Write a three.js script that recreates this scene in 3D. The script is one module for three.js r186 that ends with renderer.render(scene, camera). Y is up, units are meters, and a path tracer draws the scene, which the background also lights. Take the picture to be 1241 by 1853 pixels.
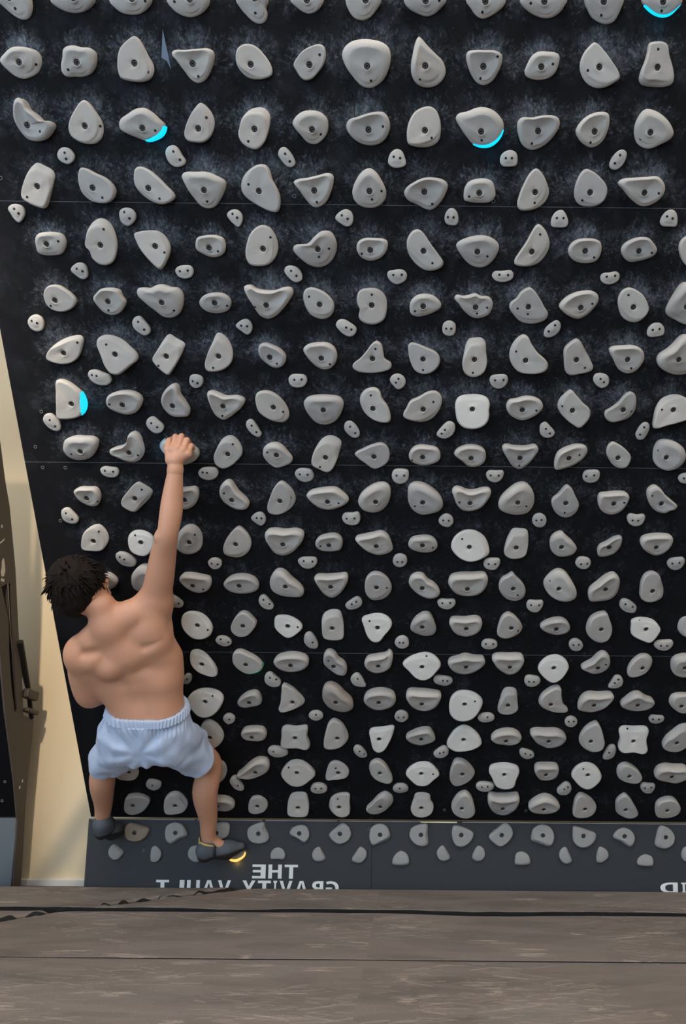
import * as THREE from 'three';
import { mergeGeometries, mergeVertices } from 'three/addons/utils/BufferGeometryUtils.js';
import { RoundedBoxGeometry } from 'three/addons/geometries/RoundedBoxGeometry.js';
import { MarchingCubes } from 'three/addons/objects/MarchingCubes.js';
import { FontLoader } from 'three/addons/loaders/FontLoader.js';
import { RectAreaLightUniformsLib } from 'three/addons/lights/RectAreaLightUniformsLib.js';

// ---------------------------------------------------------------- camera, sky, lights, exposure
const scene = new THREE.Scene();
const renderer = new THREE.WebGLRenderer({ antialias: true });
renderer.toneMapping = THREE.LinearToneMapping;
renderer.toneMappingExposure = 1.18;
renderer.shadowMap.enabled = true;
RectAreaLightUniformsLib.init();
// the lens axis sits right of the middle of the (cropped) picture
const FOCAL = 1416.4, AXIS_X = 786, W = 1241, H = 1853;
const camera = new THREE.PerspectiveCamera(2 * Math.atan(H / 2 / FOCAL) * 180 / Math.PI, W / H, 0.05, 60);
camera.position.set(0.244, 1.2591, 4.16);
camera.matrix.makeBasis(new THREE.Vector3(0.999945, 0.009554, 0.004305), new THREE.Vector3(-0.010104, 0.987989, 0.154192), new THREE.Vector3(-0.002781, -0.154227, 0.988032));
camera.quaternion.setFromRotationMatrix(camera.matrix);
camera.setViewOffset(2 * AXIS_X, H, 0, 0, W, H);
camera.aspect = 2 * AXIS_X / H;
camera.updateProjectionMatrix();
scene.background = new THREE.Color(0.58, 0.78, 1.0).multiplyScalar(3.3);   // overcast daylight outside the big windows

const LAMPS = [ // ceiling panels: x, z, width (x), length (z), intensity, which one
  [-2.9, 3.3, 0.6, 2.4, 15, 'left panel of the nearer row'], [0.2, 3.3, 0.6, 2.4, 15, 'middle panel of the nearer row'], [3.2, 3.3, 0.6, 2.4, 15, 'right panel of the nearer row'],
  [-2.9, 7.4, 0.6, 2.4, 10, 'left panel of the farther row'], [0.2, 7.4, 0.6, 2.4, 10, 'middle panel of the farther row'], [3.2, 7.4, 0.6, 2.4, 10, 'right panel of the farther row'],
];
const SPOT_COLOUR = new THREE.Color(1.0, 0.84, 0.66), SPOT_POWER = 62;
const LAMP_COLOUR = new THREE.Color(1.0, 0.88, 0.76);
const CEILING = 5.0;

// ---------------------------------------------------------------- helpers
let seed = 7;
const rnd = () => { seed = (seed + 0x6d2b79f5) | 0; let t = Math.imul(seed ^ (seed >>> 15), 1 | seed); t = (t + Math.imul(t ^ (t >>> 7), 61 | t)) ^ t; return ((t ^ (t >>> 14)) >>> 0) / 4294967296; };
const rr = (a, b) => a + (b - a) * rnd();
const clamp = (x, a, b) => Math.max(a, Math.min(b, x)), mix = (a, b, t) => a + (b - a) * t;
const smooth = (a, b, x) => { const t = clamp((x - a) / (b - a), 0, 1); return t * t * (3 - 2 * t); };
const V = (x, y, z) => new THREE.Vector3(x, y, z);
const hash = (x, y, z) => { const s = Math.sin(x * 127.1 + y * 311.7 + z * 74.7) * 43758.5453; return s - Math.floor(s); };
function noise3(x, y, z) {
  const i = Math.floor(x), j = Math.floor(y), k = Math.floor(z), f = (t) => t * t * (3 - 2 * t), u = f(x - i), v = f(y - j), w = f(z - k);
  const L = (a, b, t) => a + (b - a) * t;
  return L(L(L(hash(i, j, k), hash(i + 1, j, k), u), L(hash(i, j + 1, k), hash(i + 1, j + 1, k), u), v),
    L(L(hash(i, j, k + 1), hash(i + 1, j, k + 1), u), L(hash(i, j + 1, k + 1), hash(i + 1, j + 1, k + 1), u), v), w);
}
const used = {};
function numbered(name) { const n = used[name] = (used[name] ?? -1) + 1; return n ? name + '_' + String(n).padStart(3, '0') : name; }
function mesh(name, geometry, material, parent) {
  const m = new THREE.Mesh(geometry, material);
  m.name = parent ? name : numbered(name); m.castShadow = m.receiveShadow = true;
  (parent ?? scene).add(m); return m;
}
function thing(name, label, category, group) {
  const g = new THREE.Group(); g.name = numbered(name); g.userData = { label, category };
  if (group) g.userData.group = group;
  scene.add(g); return g;
}
function struct(name, geometry, material) { const m = mesh(name, geometry, material); m.userData.kind = 'structure'; return m; }
const box = (w, h, d, x = 0, y = 0, z = 0) => new THREE.BoxGeometry(w, h, d).translate(x, y, z);
function canvasTexture(w, h, draw, srgb = true) {
  const c = document.createElement('canvas'); c.width = w; c.height = h; draw(c.getContext('2d'), w, h);
  const t = new THREE.CanvasTexture(c); if (srgb) t.colorSpace = THREE.SRGBColorSpace;
  t.wrapS = t.wrapT = THREE.RepeatWrapping; return t;
}
function grainTexture(n, octaves) { // tiling fine relief
  const d = new Uint8Array(n * n * 4);
  for (let y = 0; y < n; y++) for (let x = 0; x < n; x++) {
    let v = 0, a = 0.5;
    for (const o of octaves) { // periodic value noise
      const X = x / n * o, Y = y / n * o, i = Math.floor(X), j = Math.floor(Y), u = X - i, w = Y - j, q = (p, r) => hash((p % o), (r % o), o);
      v += a * mix(mix(q(i, j), q(i + 1, j), u), mix(q(i, j + 1), q(i + 1, j + 1), u), w); a *= 0.6;
    }
    const k = (y * n + x) * 4; d[k] = d[k + 1] = d[k + 2] = clamp(v * 235, 0, 255); d[k + 3] = 255;
  }
  const t = new THREE.DataTexture(d, n, n); t.magFilter = THREE.LinearFilter; t.wrapS = t.wrapT = THREE.RepeatWrapping; t.needsUpdate = true; return t;
}
const col = (r, g, b) => new THREE.Color().setRGB(r / 255, g / 255, b / 255, THREE.SRGBColorSpace);
const mat = (c, roughness = 0.8, more = {}) => new THREE.MeshStandardMaterial({ color: c, roughness, ...more });

// ---------------------------------------------------------------- the place
// The climbing board hinges at the top of the kickboard (z = 0, y = KICK) and leans 30 degrees out over the mats.
const KICK = 0.325, LEAN = Math.PI / 6, X0 = -1.468, X1 = 1.95, BOARD_LENGTH = 3.80;
const onBoard = (x, s, h = 0) => V(x, KICK + s * Math.cos(LEAN) - h * Math.sin(LEAN), s * Math.sin(LEAN) + h * Math.cos(LEAN));

const grain = grainTexture(256, [16, 64, 128, 256]);
// room shell
const paint = mat(col(214, 196, 164), 0.85, { bumpMap: grain, bumpScale: 0.0006 });
const white = mat(col(168, 166, 162), 0.9);
const XL = -4.6, XR = 5.2, ZB = 10.2, T = 0.2;
struct('floor', box(XR - XL + 2 * T, 0.2, ZB + 1.2, (XL + XR) / 2, -0.36, ZB / 2 - 0.3), mat(col(70, 70, 72), 0.8));
struct('ceiling', box(XR - XL + 2 * T, 0.2, ZB + 1.2, (XL + XR) / 2, CEILING + 0.1, ZB / 2 - 0.3), white);
struct('wall_back', box(XR - XL + 2 * T, CEILING + 0.46, T, (XL + XR) / 2, CEILING / 2 - 0.13, -T / 2 - 0.25), paint);
struct('trim_1', box(1.2, 0.03, 0.03, -2.0, -0.055, -0.235), mat(col(214, 212, 206), 0.6));
struct('wall_right', box(T, CEILING + 0.46, ZB + T, XR + T / 2, CEILING / 2 - 0.13, ZB / 2), white);
struct('wall_left', mergeGeometries([ // with a wide window opening towards the street
  box(T, 1.1, ZB + T, XL - T / 2, 0.29, ZB / 2), box(T, 0.7, ZB + T, XL - T / 2, CEILING - 0.25, ZB / 2),
  box(T, 3.7, 3.2, XL - T / 2, 2.6, 1.5), box(T, 3.7, 0.6, XL - T / 2, 2.6, 9.9)]), white);
struct('wall_front', mergeGeometries([ // behind the camera, with a large window opening
  box(XR - XL, 0.9, T, (XL + XR) / 2, 0.19, ZB + T / 2), box(XR - XL, 0.9, T, (XL + XR) / 2, CEILING - 0.35, ZB + T / 2),
  box(0.6, 4.2, T, XL + 0.3, 2.5, ZB + T / 2), box(4.6, 4.2, T, XR - 2.3, 2.5, ZB + T / 2)]), white);
for (const [x, z, w, l, power, which] of LAMPS) {
  const t = thing('ceiling_light', 'long flat ceiling light in front of the board, ' + which, 'ceiling light', 'ceiling light panels');
  t.position.set(x, CEILING - 0.06, z);
  mesh('frame', box(w + 0.06, 0.06, l + 0.06, 0, 0.03, 0), white, t);
  const m = mesh('diffuser', box(w, 0.02, l, 0, -0.012, 0), new THREE.MeshStandardMaterial({ color: 0xffffff, emissive: LAMP_COLOUR, emissiveIntensity: 1.5 }), t);
  m.castShadow = false;
  const light = new THREE.RectAreaLight(LAMP_COLOUR, power, w, l);
  light.position.set(x, CEILING - 0.09, z); light.rotation.x = -Math.PI / 2; scene.add(light);
}

// ---------------------------------------------------------------- crash mats
const matTexture = canvasTexture(2048, 2048, (g, w, h) => { // 3.2 m x 3.2 m: scuffed vinyl with chalk dragged across it
  g.fillStyle = 'rgb(124,114,107)'; g.fillRect(0, 0, w, h);
  for (let i = 0; i < 1500; i++) { const v = rr(66, 132), x = rr(0, w), y = rr(0, h); g.fillStyle = `rgba(${v + 6},${v},${v - 6},0.15)`; g.beginPath(); g.ellipse(x, y, rr(30, 220), rr(6, 40), rr(-0.25, 0.25), 0, 7); g.fill(); }
  for (let i = 0; i < 7500; i++) { // short chalk scuffs
    const c = noise3(i * 0.37, 3.1, 0.2), x = rr(0, w), y = rr(0, h); if (noise3(x * 0.004, y * 0.006, 5) < 0.40) continue;
    g.strokeStyle = `rgba(200,184,168,${rr(0.06, 0.34)})`; g.lineWidth = rr(1, 6); const a = rr(-0.35, 0.35), l = rr(8, 90);
    g.beginPath(); g.moveTo(x, y); g.quadraticCurveTo(x + l * 0.5 * Math.cos(a), y + l * 0.5 * Math.sin(a) + rr(-5, 5), x + l * Math.cos(a), y + l * Math.sin(a)); g.stroke();
  }
  for (let i = 0; i < 150; i++) { // brighter smears
    const x = rr(0, w), y = rr(0, h), L = rr(50, 190);
    for (let k = 0; k < 14; k++) { g.strokeStyle = `rgba(218,202,186,${rr(0.10, 0.36)})`; g.lineWidth = rr(1, 4); const yy = y + rr(-12, 12), s = rr(0, 0.5); g.beginPath(); g.moveTo(x + L * s, yy); g.lineTo(x + L * (s + rr(0.2, 0.5)), yy + rr(-4, 4)); g.stroke(); }
  }
  for (let i = 0; i < 40000; i++) { const x = rr(0, w), y = rr(0, h); if (noise3(x * 0.005, y * 0.005, 9) < 0.5) continue; g.fillStyle = `rgba(215,200,185,${rr(0.1, 0.5)})`; const s = rr(0.5, 1.9); g.fillRect(x, y, s, s); }
  for (let i = 0; i < 9000; i++) { g.fillStyle = `rgba(30,27,26,${rr(0.05, 0.2)})`; const s = rr(0.5, 2.5); g.fillRect(rr(0, w), rr(0, h), s * 2, s); }
});
const vinyl = mat(0xffffff, 0.72, { map: matTexture, bumpMap: grain, bumpScale: 0.0008 });
const gapBlack = mat(col(17, 16, 16), 0.8);  // near-black standing in for the shade in mat gaps and creases
// creases and folds of the covers: [x0, z0, x1, z1, depth, width]
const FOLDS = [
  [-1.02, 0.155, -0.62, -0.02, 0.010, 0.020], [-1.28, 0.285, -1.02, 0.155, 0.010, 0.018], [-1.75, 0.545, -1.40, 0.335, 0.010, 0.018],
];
function foldHeight(x, z) {
  let y = 0;
  for (const [x0, z0, x1, z1, d, w] of FOLDS) {
    const dx = x1 - x0, dz = z1 - z0, l = Math.hypot(dx, dz), t = ((x - x0) * dx + (z - z0) * dz) / (l * l), off = ((x - x0) * dz - (z - z0) * dx) / l + 0.006 * Math.sin(t * 21);
    const along = smooth(-0.1, 0.15, t) * smooth(1.1, 0.85, t);
    y += along * (-d * Math.exp(-((off / w) ** 2)) + d * 0.35 * Math.exp(-(((off - 0.03) / 0.026) ** 2)));
  }
  return y;
}
function crashMat(label, x0, x1, z0, z1, height, nx, nz, ragged = 0) {
  const t = thing('crash_mat', label, 'crash mat', 'crash mats in front of the board');
  const pos = [], uv = [], idx = [], X = (i) => x0 + (x1 - x0) * i / nx, lead = [0, 0.0015, 0.004, 0.008, 0.014], Z = (j) => j < 5 ? z0 + lead[j] : j > nz - 5 ? z1 - lead[nz - j] : z0 + 0.014 + (z1 - z0 - 0.028) * (j - 4) / (nz - 8);
  const zz = (j, x) => { // edges of the cover wander a little
    const a = ragged * noise3(x * 2.2, z0, 1) + 0.4 * ragged * noise3(x * 9, z0, 5), b = ragged * noise3(x * 2.6, z1, 2) + 0.4 * ragged * noise3(x * 11, z1, 6), near = 0.06; return Z(j) + (z0 > 0.1 ? a * Math.max(0, 1 - (Z(j) - z0) / near) : 0) - (z1 < 0.8 ? b * Math.max(0, 1 - (z1 - Z(j)) / near) : 0);
  };
  for (let j = 0; j <= nz; j++) for (let i = 0; i <= nx; i++) {
    const x = X(i), z = zz(j, x), edge = Math.min(Z(j) - z0, z1 - Z(j)), round = -0.002 * Math.exp(-Math.max(edge, 0) / 0.0015);
    pos.push(x, round + height(x, z), z); uv.push(x / 3.2, -z / 3.2);
    if (i && j) { const a = j * (nx + 1) + i, b = a - 1, c = a - nx - 1, d = c - 1; idx.push(d, b, a, d, a, c); }
  }
  const n0 = pos.length / 3, top = idx.length; // skirts
  for (const [j, s] of [[0, 1], [nz, -1]]) for (let i = 0; i <= nx; i++) { const k = (j * (nx + 1) + i) * 3; pos.push(pos[k], pos[k + 1], pos[k + 2], pos[k], -0.25, pos[k + 2]); uv.push(X(i) / 3.2, 0, X(i) / 3.2, 0.08); }
  for (const s of [0, 1]) for (let i = 1; i <= nx; i++) { const a = n0 + s * 2 * (nx + 1) + (i - 1) * 2, q = [a, a + 2, a + 1, a + 1, a + 2, a + 3]; idx.push(...(s ? q.reverse() : q)); }
  const g = new THREE.BufferGeometry(); g.setAttribute('position', new THREE.Float32BufferAttribute(pos, 3)); g.setAttribute('uv', new THREE.Float32BufferAttribute(uv, 2)); g.setIndex(idx.slice(0, top)); g.computeVertexNormals();
  mesh('cover', g, vinyl, t);
  const side = g.clone(); side.setIndex(idx.slice(top)); side.computeVertexNormals(); mesh('side_wall', mergeVertices(side.toNonIndexed()), gapBlack, t); mesh('foam_core', box(x1 - x0 - 0.02, 0.2, z1 - z0 - 0.03, (x0 + x1) / 2, -0.15, (z0 + z1) / 2), mat(col(40, 38, 38), 0.95), t);  // mat sides blackened so the gaps between mats look shaded
  return t;
}
const ruffle = (x, z) => 0.010 * (noise3(x * 2.3, z * 5, 4) - 0.5) + 0.016 * smooth(0.2, 0.33, z) * (noise3(x * 1.7, 3, 7) - 0.45);
const strip = crashMat('narrow creased grey mat strip pushed against the kickboard, chalk smeared', -3.2, 2.8, 0.014, 0.332, (x, z) => foldHeight(x, z) + ruffle(x, z) * smooth(0.03, 0.2, z), 1000, 72, 0.030);
crashMat('grey chalk-dusted mat between the ragged crease and the straight seam', -3.2, 2.8, 0.357, 0.862, (x, z) => foldHeight(x, z) + 0.012 * (noise3(x * 1.9, 3, 8) - 0.5) * smooth(0.6, 0.36, z), 1000, 60, 0.012);
crashMat('large grey chalk-dusted mat nearest the camera', -3.2, 2.8, 0.874, 6.2, (x, z) => 0.004 * (noise3(x * 2, z * 2, 1) - 0.5), 200, 110);
// black ribbons added along the folds as the dark shade of the creases
const creaseShades = FOLDS.map(([x0, z0, x1, z1], k) => {
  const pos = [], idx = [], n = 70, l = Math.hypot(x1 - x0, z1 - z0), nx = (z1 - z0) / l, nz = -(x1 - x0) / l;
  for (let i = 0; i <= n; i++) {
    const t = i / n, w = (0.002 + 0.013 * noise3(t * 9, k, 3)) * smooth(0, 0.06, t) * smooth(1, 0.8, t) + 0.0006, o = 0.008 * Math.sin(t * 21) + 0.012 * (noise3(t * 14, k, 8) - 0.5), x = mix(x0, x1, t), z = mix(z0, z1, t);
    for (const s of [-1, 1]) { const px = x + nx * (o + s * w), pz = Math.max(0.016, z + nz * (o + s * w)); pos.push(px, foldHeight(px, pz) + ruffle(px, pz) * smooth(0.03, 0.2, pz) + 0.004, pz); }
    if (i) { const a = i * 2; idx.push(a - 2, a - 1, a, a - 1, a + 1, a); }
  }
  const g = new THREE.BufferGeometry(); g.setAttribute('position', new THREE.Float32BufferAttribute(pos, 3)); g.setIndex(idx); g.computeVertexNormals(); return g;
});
for (const g of creaseShades) { const m = mesh('crease_shade', g, gapBlack.clone(), strip); m.material.side = THREE.DoubleSide; }
// ---------------------------------------------------------------- the leaning board
const holdSpots = []; // filled below before the chalk is drawn
const steel = mat(col(78, 76, 75), 0.45, { metalness: 0.6 });
const darkSteel = mat(col(34, 33, 33), 0.5, { metalness: 0.6 });
const BOARD_W = X1 - X0;
// ---------------------------------------------------------------- climbing holds
// A hold is an outline around its bolt (millimetres on the board) raised by a profile: heights towards its high side and its low side, at its
// bolt, and how wide its edges are bevelled on either side, all in units of its size.
const PROFILE = { J: [0.80, 0.24, 0.40, 0.20, 0.26, 2], D: [0.78, 0.24, 0.54, 0.36, 0.30, 2], P: [0.55, 0.26, 0.40, 0.12, 0.12, 1.1], F: [0.55, 0.42, 0.60, 0.36, 0.36, 1.6], H: [0.46, 0.36, 0.42, 0.26, 0.12, 1.2], G: [0.5, 0.4, 0.5, 0.34, 0.34, 1.5] };
const ORDINAL = ['', 'first', 'second', 'third', 'fourth', 'fifth', 'sixth', 'seventh', 'eighth', 'ninth', 'tenth', 'eleventh', 'twelfth', 'thirteenth', 'fourteenth', 'fifteenth', 'sixteenth', 'seventeenth', 'eighteenth'];
const urethane = [[176, 172, 166], [168, 165, 161], [180, 176, 170]].map(([r, g, b]) => mat(col(r, g, b), 0.78, { bumpMap: grain, bumpScale: 0.0007 }));
const paleUrethane = mat(col(200, 198, 192), 0.8, { bumpMap: grain, bumpScale: 0.0007 });
const worn = mat(col(158, 150, 142), 0.85, { bumpMap: grain, bumpScale: 0.0007 });
const kickUrethane = mat(col(146, 147, 146), 0.75, { bumpMap: grain, bumpScale: 0.0007 }), tan = mat(col(140, 126, 112), 0.85, { bumpMap: grain, bumpScale: 0.0007 });
const HOLE = 0.0108;
const boltGeometry = (() => { // a socket-head bolt: washer ring, head, hexagonal recess
  const p = [[HOLE, 0], [0.0085, 0], [0.0082, 0.0022], [0.0074, 0.003], [0.0048, 0.003], [0.0044, 0.0026], [0.0044, -0.003], [0.0001, -0.003]].map(([r, y]) => new THREE.Vector2(r, y));
  return new THREE.LatheGeometry(p.reverse(), 18).rotateX(Math.PI / 2);
})();
const screwBlack = mat(col(24, 23, 23), 0.6, { metalness: 0.3 });
const screwGeometry = (() => {
  const p = [[0.0047, -0.001], [0.0047, 0.0004], [0.0042, 0.0008], [0.0001, 0.0009]].map(([r, y]) => new THREE.Vector2(r, y));
  return new THREE.LatheGeometry(p.reverse(), 12).rotateX(Math.PI / 2);
})();
function curve(points, n) { // closed, centripetal, evenly spaced
  const c = new THREE.CatmullRomCurve3(points.map(([x, y]) => V(x, y, 0)), true, 'centripetal');
  c.arcLengthDivisions = 120; return c.getSpacedPoints(n).slice(0, n);
}
function holdShape(style, flat, bolted) {
  const [, kind, hour, rimHour] = /^([A-Z])(\d*)(?:r(\d+))?$/.exec(style), [Hp, Ho, Hc, bp, bo, power] = PROFILE[kind];
  const turn = (h) => Math.PI / 2 - h * Math.PI / 6, peak = turn(+hour || 12), rim = rimHour ? turn(+rimHour) : kind === 'H' || kind === 'G' ? peak : kind === 'J' || kind === 'D' ? peak + Math.PI : null;
  const raw = []; for (let i = 0; i < flat.length; i += 2) raw.push([flat[i] / 1000, flat[i + 1] / 1000]);
  const mx = raw.reduce((a, p) => a + p[0], 0) / raw.length, my = raw.reduce((a, p) => a + p[1], 0) / raw.length, R = raw.reduce((a, p) => a + Math.hypot(p[0] - mx, p[1] - my), 0) / raw.length;
  const N = kind === 'F' || kind === 'G' ? 30 : 44, out = curve(raw, N), pos = [], uv = [], idx = [];
  const rings = [];
  const top = (t, x) => R * mix(Ho, Hp, (1 + Math.cos(t - peak)) / 2);
  const info = out.map((p) => {
    const t = Math.atan2(p.y, p.x), w = (1 + Math.cos(t - peak)) / 2, r = rim === null ? 0 : Math.max(0, Math.cos(t - rim)) ** 1.5;
    const H = R * mix(Ho, Hp, w);
    let b = mix(bo, bp, w); if (rim !== null) b = mix(b, rimHour || kind === 'H' ? 0.30 : 0.22, r);
    return { t, H, b, r, e: H * (0.7 + (0.15 - 0.7) * r) };
  });
  const face = (i, k) => { const { H, b } = info[i], c = R * Hc; const q = clamp(k / (1 - b), 0, 1), mean = R * (Hp + Ho) / 2, tilt = H - mean; return c + (mean - c) * q * q + tilt * ((kind === 'J' || kind === 'D') && tilt > 0 ? mix(q, q * q * q, 0.6) : q); };
  const ring = (f) => rings.push(out.map((p, i) => f(p, i, info[i])));
  ring((p, i, q) => [p.x * mix(0.97, 1.0, q.r), p.y * mix(0.97, 1.0, q.r), 0]);
  ring((p, i, q) => [p.x * mix(0.995, 1, q.r), p.y * mix(0.995, 1, q.r), q.e * 0.5]);
  ring((p, i, q) => [p.x, p.y, q.e]);
  ring((p, i, q) => { const k = 1 - q.b * 0.22; return [p.x * k, p.y * k, mix(q.e, q.H, mix(0.55, 0.34, q.r))]; });
  ring((p, i, q) => { const k = 1 - q.b * 0.55; return [p.x * k, p.y * k, mix(q.e, q.H, mix(0.90, 0.54, q.r))]; });
  ring((p, i, q) => { const k = 1 - q.b * mix(0.85, 0.92, q.r); return [p.x * k, p.y * k, mix(q.e, q.H, mix(0.99, 0.70, q.r))]; });
  ring((p, i, q) => { const k = 1 - q.b; return [p.x * k, p.y * k, q.H]; });
  const inner = bolted ? HOLE * 1.25 : 0.0001;
  for (let s = 1; s <= 5; s++) ring((p, i, q) => {
    const l = Math.hypot(p.x, p.y), k = mix(1 - q.b, inner / l, s / 5.0), f = s / 5, circ = [Math.cos(q.t) * inner, Math.sin(q.t) * inner];
    const h = face(i, k); return s === 5 ? [circ[0], circ[1], R * Hc] : [p.x * k, p.y * k, mix(h, R * Hc, smooth(0.75, 1, f))];
  });
  if (bolted) {
    const sink = Math.min(0.0085, R * Hc * 0.6);
    ring((p, i, q) => [Math.cos(q.t) * HOLE, Math.sin(q.t) * HOLE, R * Hc - 0.0012]);
    ring((p, i, q) => [Math.cos(q.t) * HOLE * 0.99, Math.sin(q.t) * HOLE * 0.99, R * Hc - sink - 0.001]);
  }
  rings.forEach((r) => r.forEach(([x, y, z]) => { pos.push(x, y, z); uv.push(x / 0.12, y / 0.12); }));
  for (let j = 1; j < rings.length; j++) for (let i = 0; i < N; i++) { const a = (j - 1) * N + i, b = (j - 1) * N + (i + 1) % N, c = a + N, d = b + N; idx.push(a, c, b, b, c, d); }
  const g = new THREE.BufferGeometry(); g.setAttribute('position', new THREE.Float32BufferAttribute(pos, 3)); g.setAttribute('uv', new THREE.Float32BufferAttribute(uv, 2)); g.setIndex(idx); g.computeVertexNormals();
  return { g, R, Hc: R * Hc, sink: Math.min(0.0085, R * Hc * 0.6), rings, N, raw };
}
const probe = new THREE.Raycaster();
function addScrews(body, dots, parent) {
  body.updateMatrixWorld(true);
  for (let i = 0; i < dots.length; i += 2) {
    // find the surface under the screw in the hold's own frame
    const x = dots[i] / 1000, y = dots[i + 1] / 1000; let best = null;
    const p = body.geometry.attributes.position, n = body.geometry.attributes.normal;
    let d0 = 1; for (let k = 0; k < p.count; k++) { const d = Math.hypot(p.getX(k) - x, p.getY(k) - y); if (d < d0 && p.getZ(k) > 0.003) { d0 = d; best = k; } }
    if (best === null || d0 > 0.02) continue;
    const nn = V(n.getX(best), n.getY(best), n.getZ(best)), z = p.getZ(best) - ((x - p.getX(best)) * nn.x + (y - p.getY(best)) * nn.y) / Math.max(nn.z, 0.4);
    const s = mesh('screw', screwGeometry, screwBlack, parent); s.position.set(x, y, z); s.quaternion.setFromUnitVectors(V(0, 0, 1), nn.z > 0.3 ? nn : V(0, 0, 1));
  }
}
const seat = (t, kick, x, y) => { if (kick) t.position.set(x / 1000, y / 1000, 0.0005); else { t.position.copy(onBoard(x / 1000, y / 1000, 0.0005)); t.rotation.x = LEAN; } };
const LIT = {};   // which holds carry a light behind their edge, set just below
function litEdge(t, shape, [from, to], colour, strength, power, inward = 0.86) { // a translucent edge strip lit by the light at the foot of the hold
  const { rings, N } = shape, base = rings[2], pos = [], idx = []; let n = 0;
  const steps = 26;
  for (let k = 0; k <= steps; k++) {
    const a = (from + (to - from) * k / steps) * Math.PI / 180; let best = 0, d = 9;
    for (let i = 0; i < N; i++) { const e = Math.abs(Math.atan2(Math.sin(Math.atan2(base[i][1], base[i][0]) - a), Math.cos(Math.atan2(base[i][1], base[i][0]) - a))); if (e < d) { d = e; best = i; } }
    const w = Math.max(0, Math.sin(Math.PI * k / steps)) ** 0.6, L0 = Math.hypot(base[best][0], base[best][1]);
    for (let q = 0; q < 7; q++) { // follow the hold's own surface inwards
      const f = mix(1.03, mix(1.0, inward, w), q / 6); let a1 = rings[0][best], b1 = rings[1][best];
      for (let r = 2; r < 12; r++) { const p = rings[r][best], l = Math.hypot(p[0], p[1]) / L0; a1 = b1; b1 = p; if (l <= f && r > 2) break; }
      const la = Math.hypot(a1[0], a1[1]) / L0, lb = Math.hypot(b1[0], b1[1]) / L0, u = q === 0 ? 0 : clamp((la - f) / Math.max(la - lb, 1e-6), 0, 1);
      pos.push(base[best][0] * f, base[best][1] * f, (q === 0 ? 0.0008 : mix(a1[2], b1[2], u) + 0.0015));
    }
    if (k) for (let j = 0; j < 6; j++) { const q = (k - 1) * 7 + j; idx.push(q, q + 7, q + 1, q + 1, q + 7, q + 8); }
  }
  const g = new THREE.BufferGeometry(); g.setAttribute('position', new THREE.Float32BufferAttribute(pos, 3)); g.setIndex(idx); g.computeVertexNormals();
  const m = mesh('lit_edge', g, new THREE.MeshStandardMaterial({ color: 0x222222, emissive: colour, emissiveIntensity: strength, roughness: 0.6, side: THREE.DoubleSide }), t);
  m.userData.label = 'glowing coloured edge';
  const mid = (from + to) / 2 * Math.PI / 180, light = new THREE.PointLight(colour, power); light.shadow.radius = 0.4; light.castShadow = true;
  light.position.set(Math.cos(mid) * shape.R * 1.2, Math.sin(mid) * shape.R * 1.2, 0.02); t.add(light);
}
const rowCounts = {};
function M(row, column, style, words, x, y, dots, outline) {
  const n = rowCounts[row] = (rowCounts[row] ?? 0) + 1, cut = words.search(/ (beside|behind|under|between|at the|with|just|gripped|peeking) ?/), [pre, post] = cut < 0 ? [words, ''] : [words.slice(0, cut), words.slice(cut)];
  const lit = LIT[row + '.' + column], grey = /cyan|green|pale|dark|dull/.test(pre) ? '' : ' grey';
  const t = thing('climbing_hold', `${pre}${grey} climbing hold${post}, ${ORDINAL[n]} from left, ${ORDINAL[row]} big-hold row`, 'climbing hold', 'large holds on the leaning board');
  const s = holdShape(style, outline, true); seat(t, false, x, y);
  const body = mesh('body', s.g, /pale|chalk-white/.test(words) ? paleUrethane : /dull|worn/.test(words) ? worn : urethane[(row * 5 + column * 7) % 3], t);
  const b = mesh('bolt', boltGeometry, steel, t); b.position.z = s.Hc - s.sink;
  addScrews(body, dots, t);
  if (lit) litEdge(t, s, ...lit);
  holdSpots.push([x / 1000, y / 1000, s.R, row]);
}
const chipCounts = {};
function F(row, style, x, y, dots, outline) {
  const n = chipCounts[row] = (chipCounts[row] ?? 0) + 1, s = holdShape(style, outline, false);
  let xx = 0, yy = 0, xy = 0; for (const [a, b] of s.raw) { xx += a * a; yy += b * b; xy += a * b; }
  const lean = Math.atan2(2 * xy, xx - yy) / 2 * 180 / Math.PI, long = Math.hypot(xx - yy, 2 * xy) / (xx + yy);
  const word = long < 0.16 ? 'round' : Math.abs(lean) < 22 ? 'wide' : Math.abs(lean) > 66 ? 'upright' : lean > 0 ? 'right-rising' : 'right-drooping';
  const count = dots.length / 2, t = thing('foothold_chip', `tiny ${word} grey foothold chip${count === 2 ? ' with two screws' : ''}, ${ORDINAL[n]} from left, ${ORDINAL[row]} chip row`, 'foothold', 'screw-on foothold chips between the big holds');
  seat(t, false, x, y);
  const body = mesh('body', s.g, urethane[(row + n) % 3], t); addScrews(body, dots, t);
}
const kickCounts = {};
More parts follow.
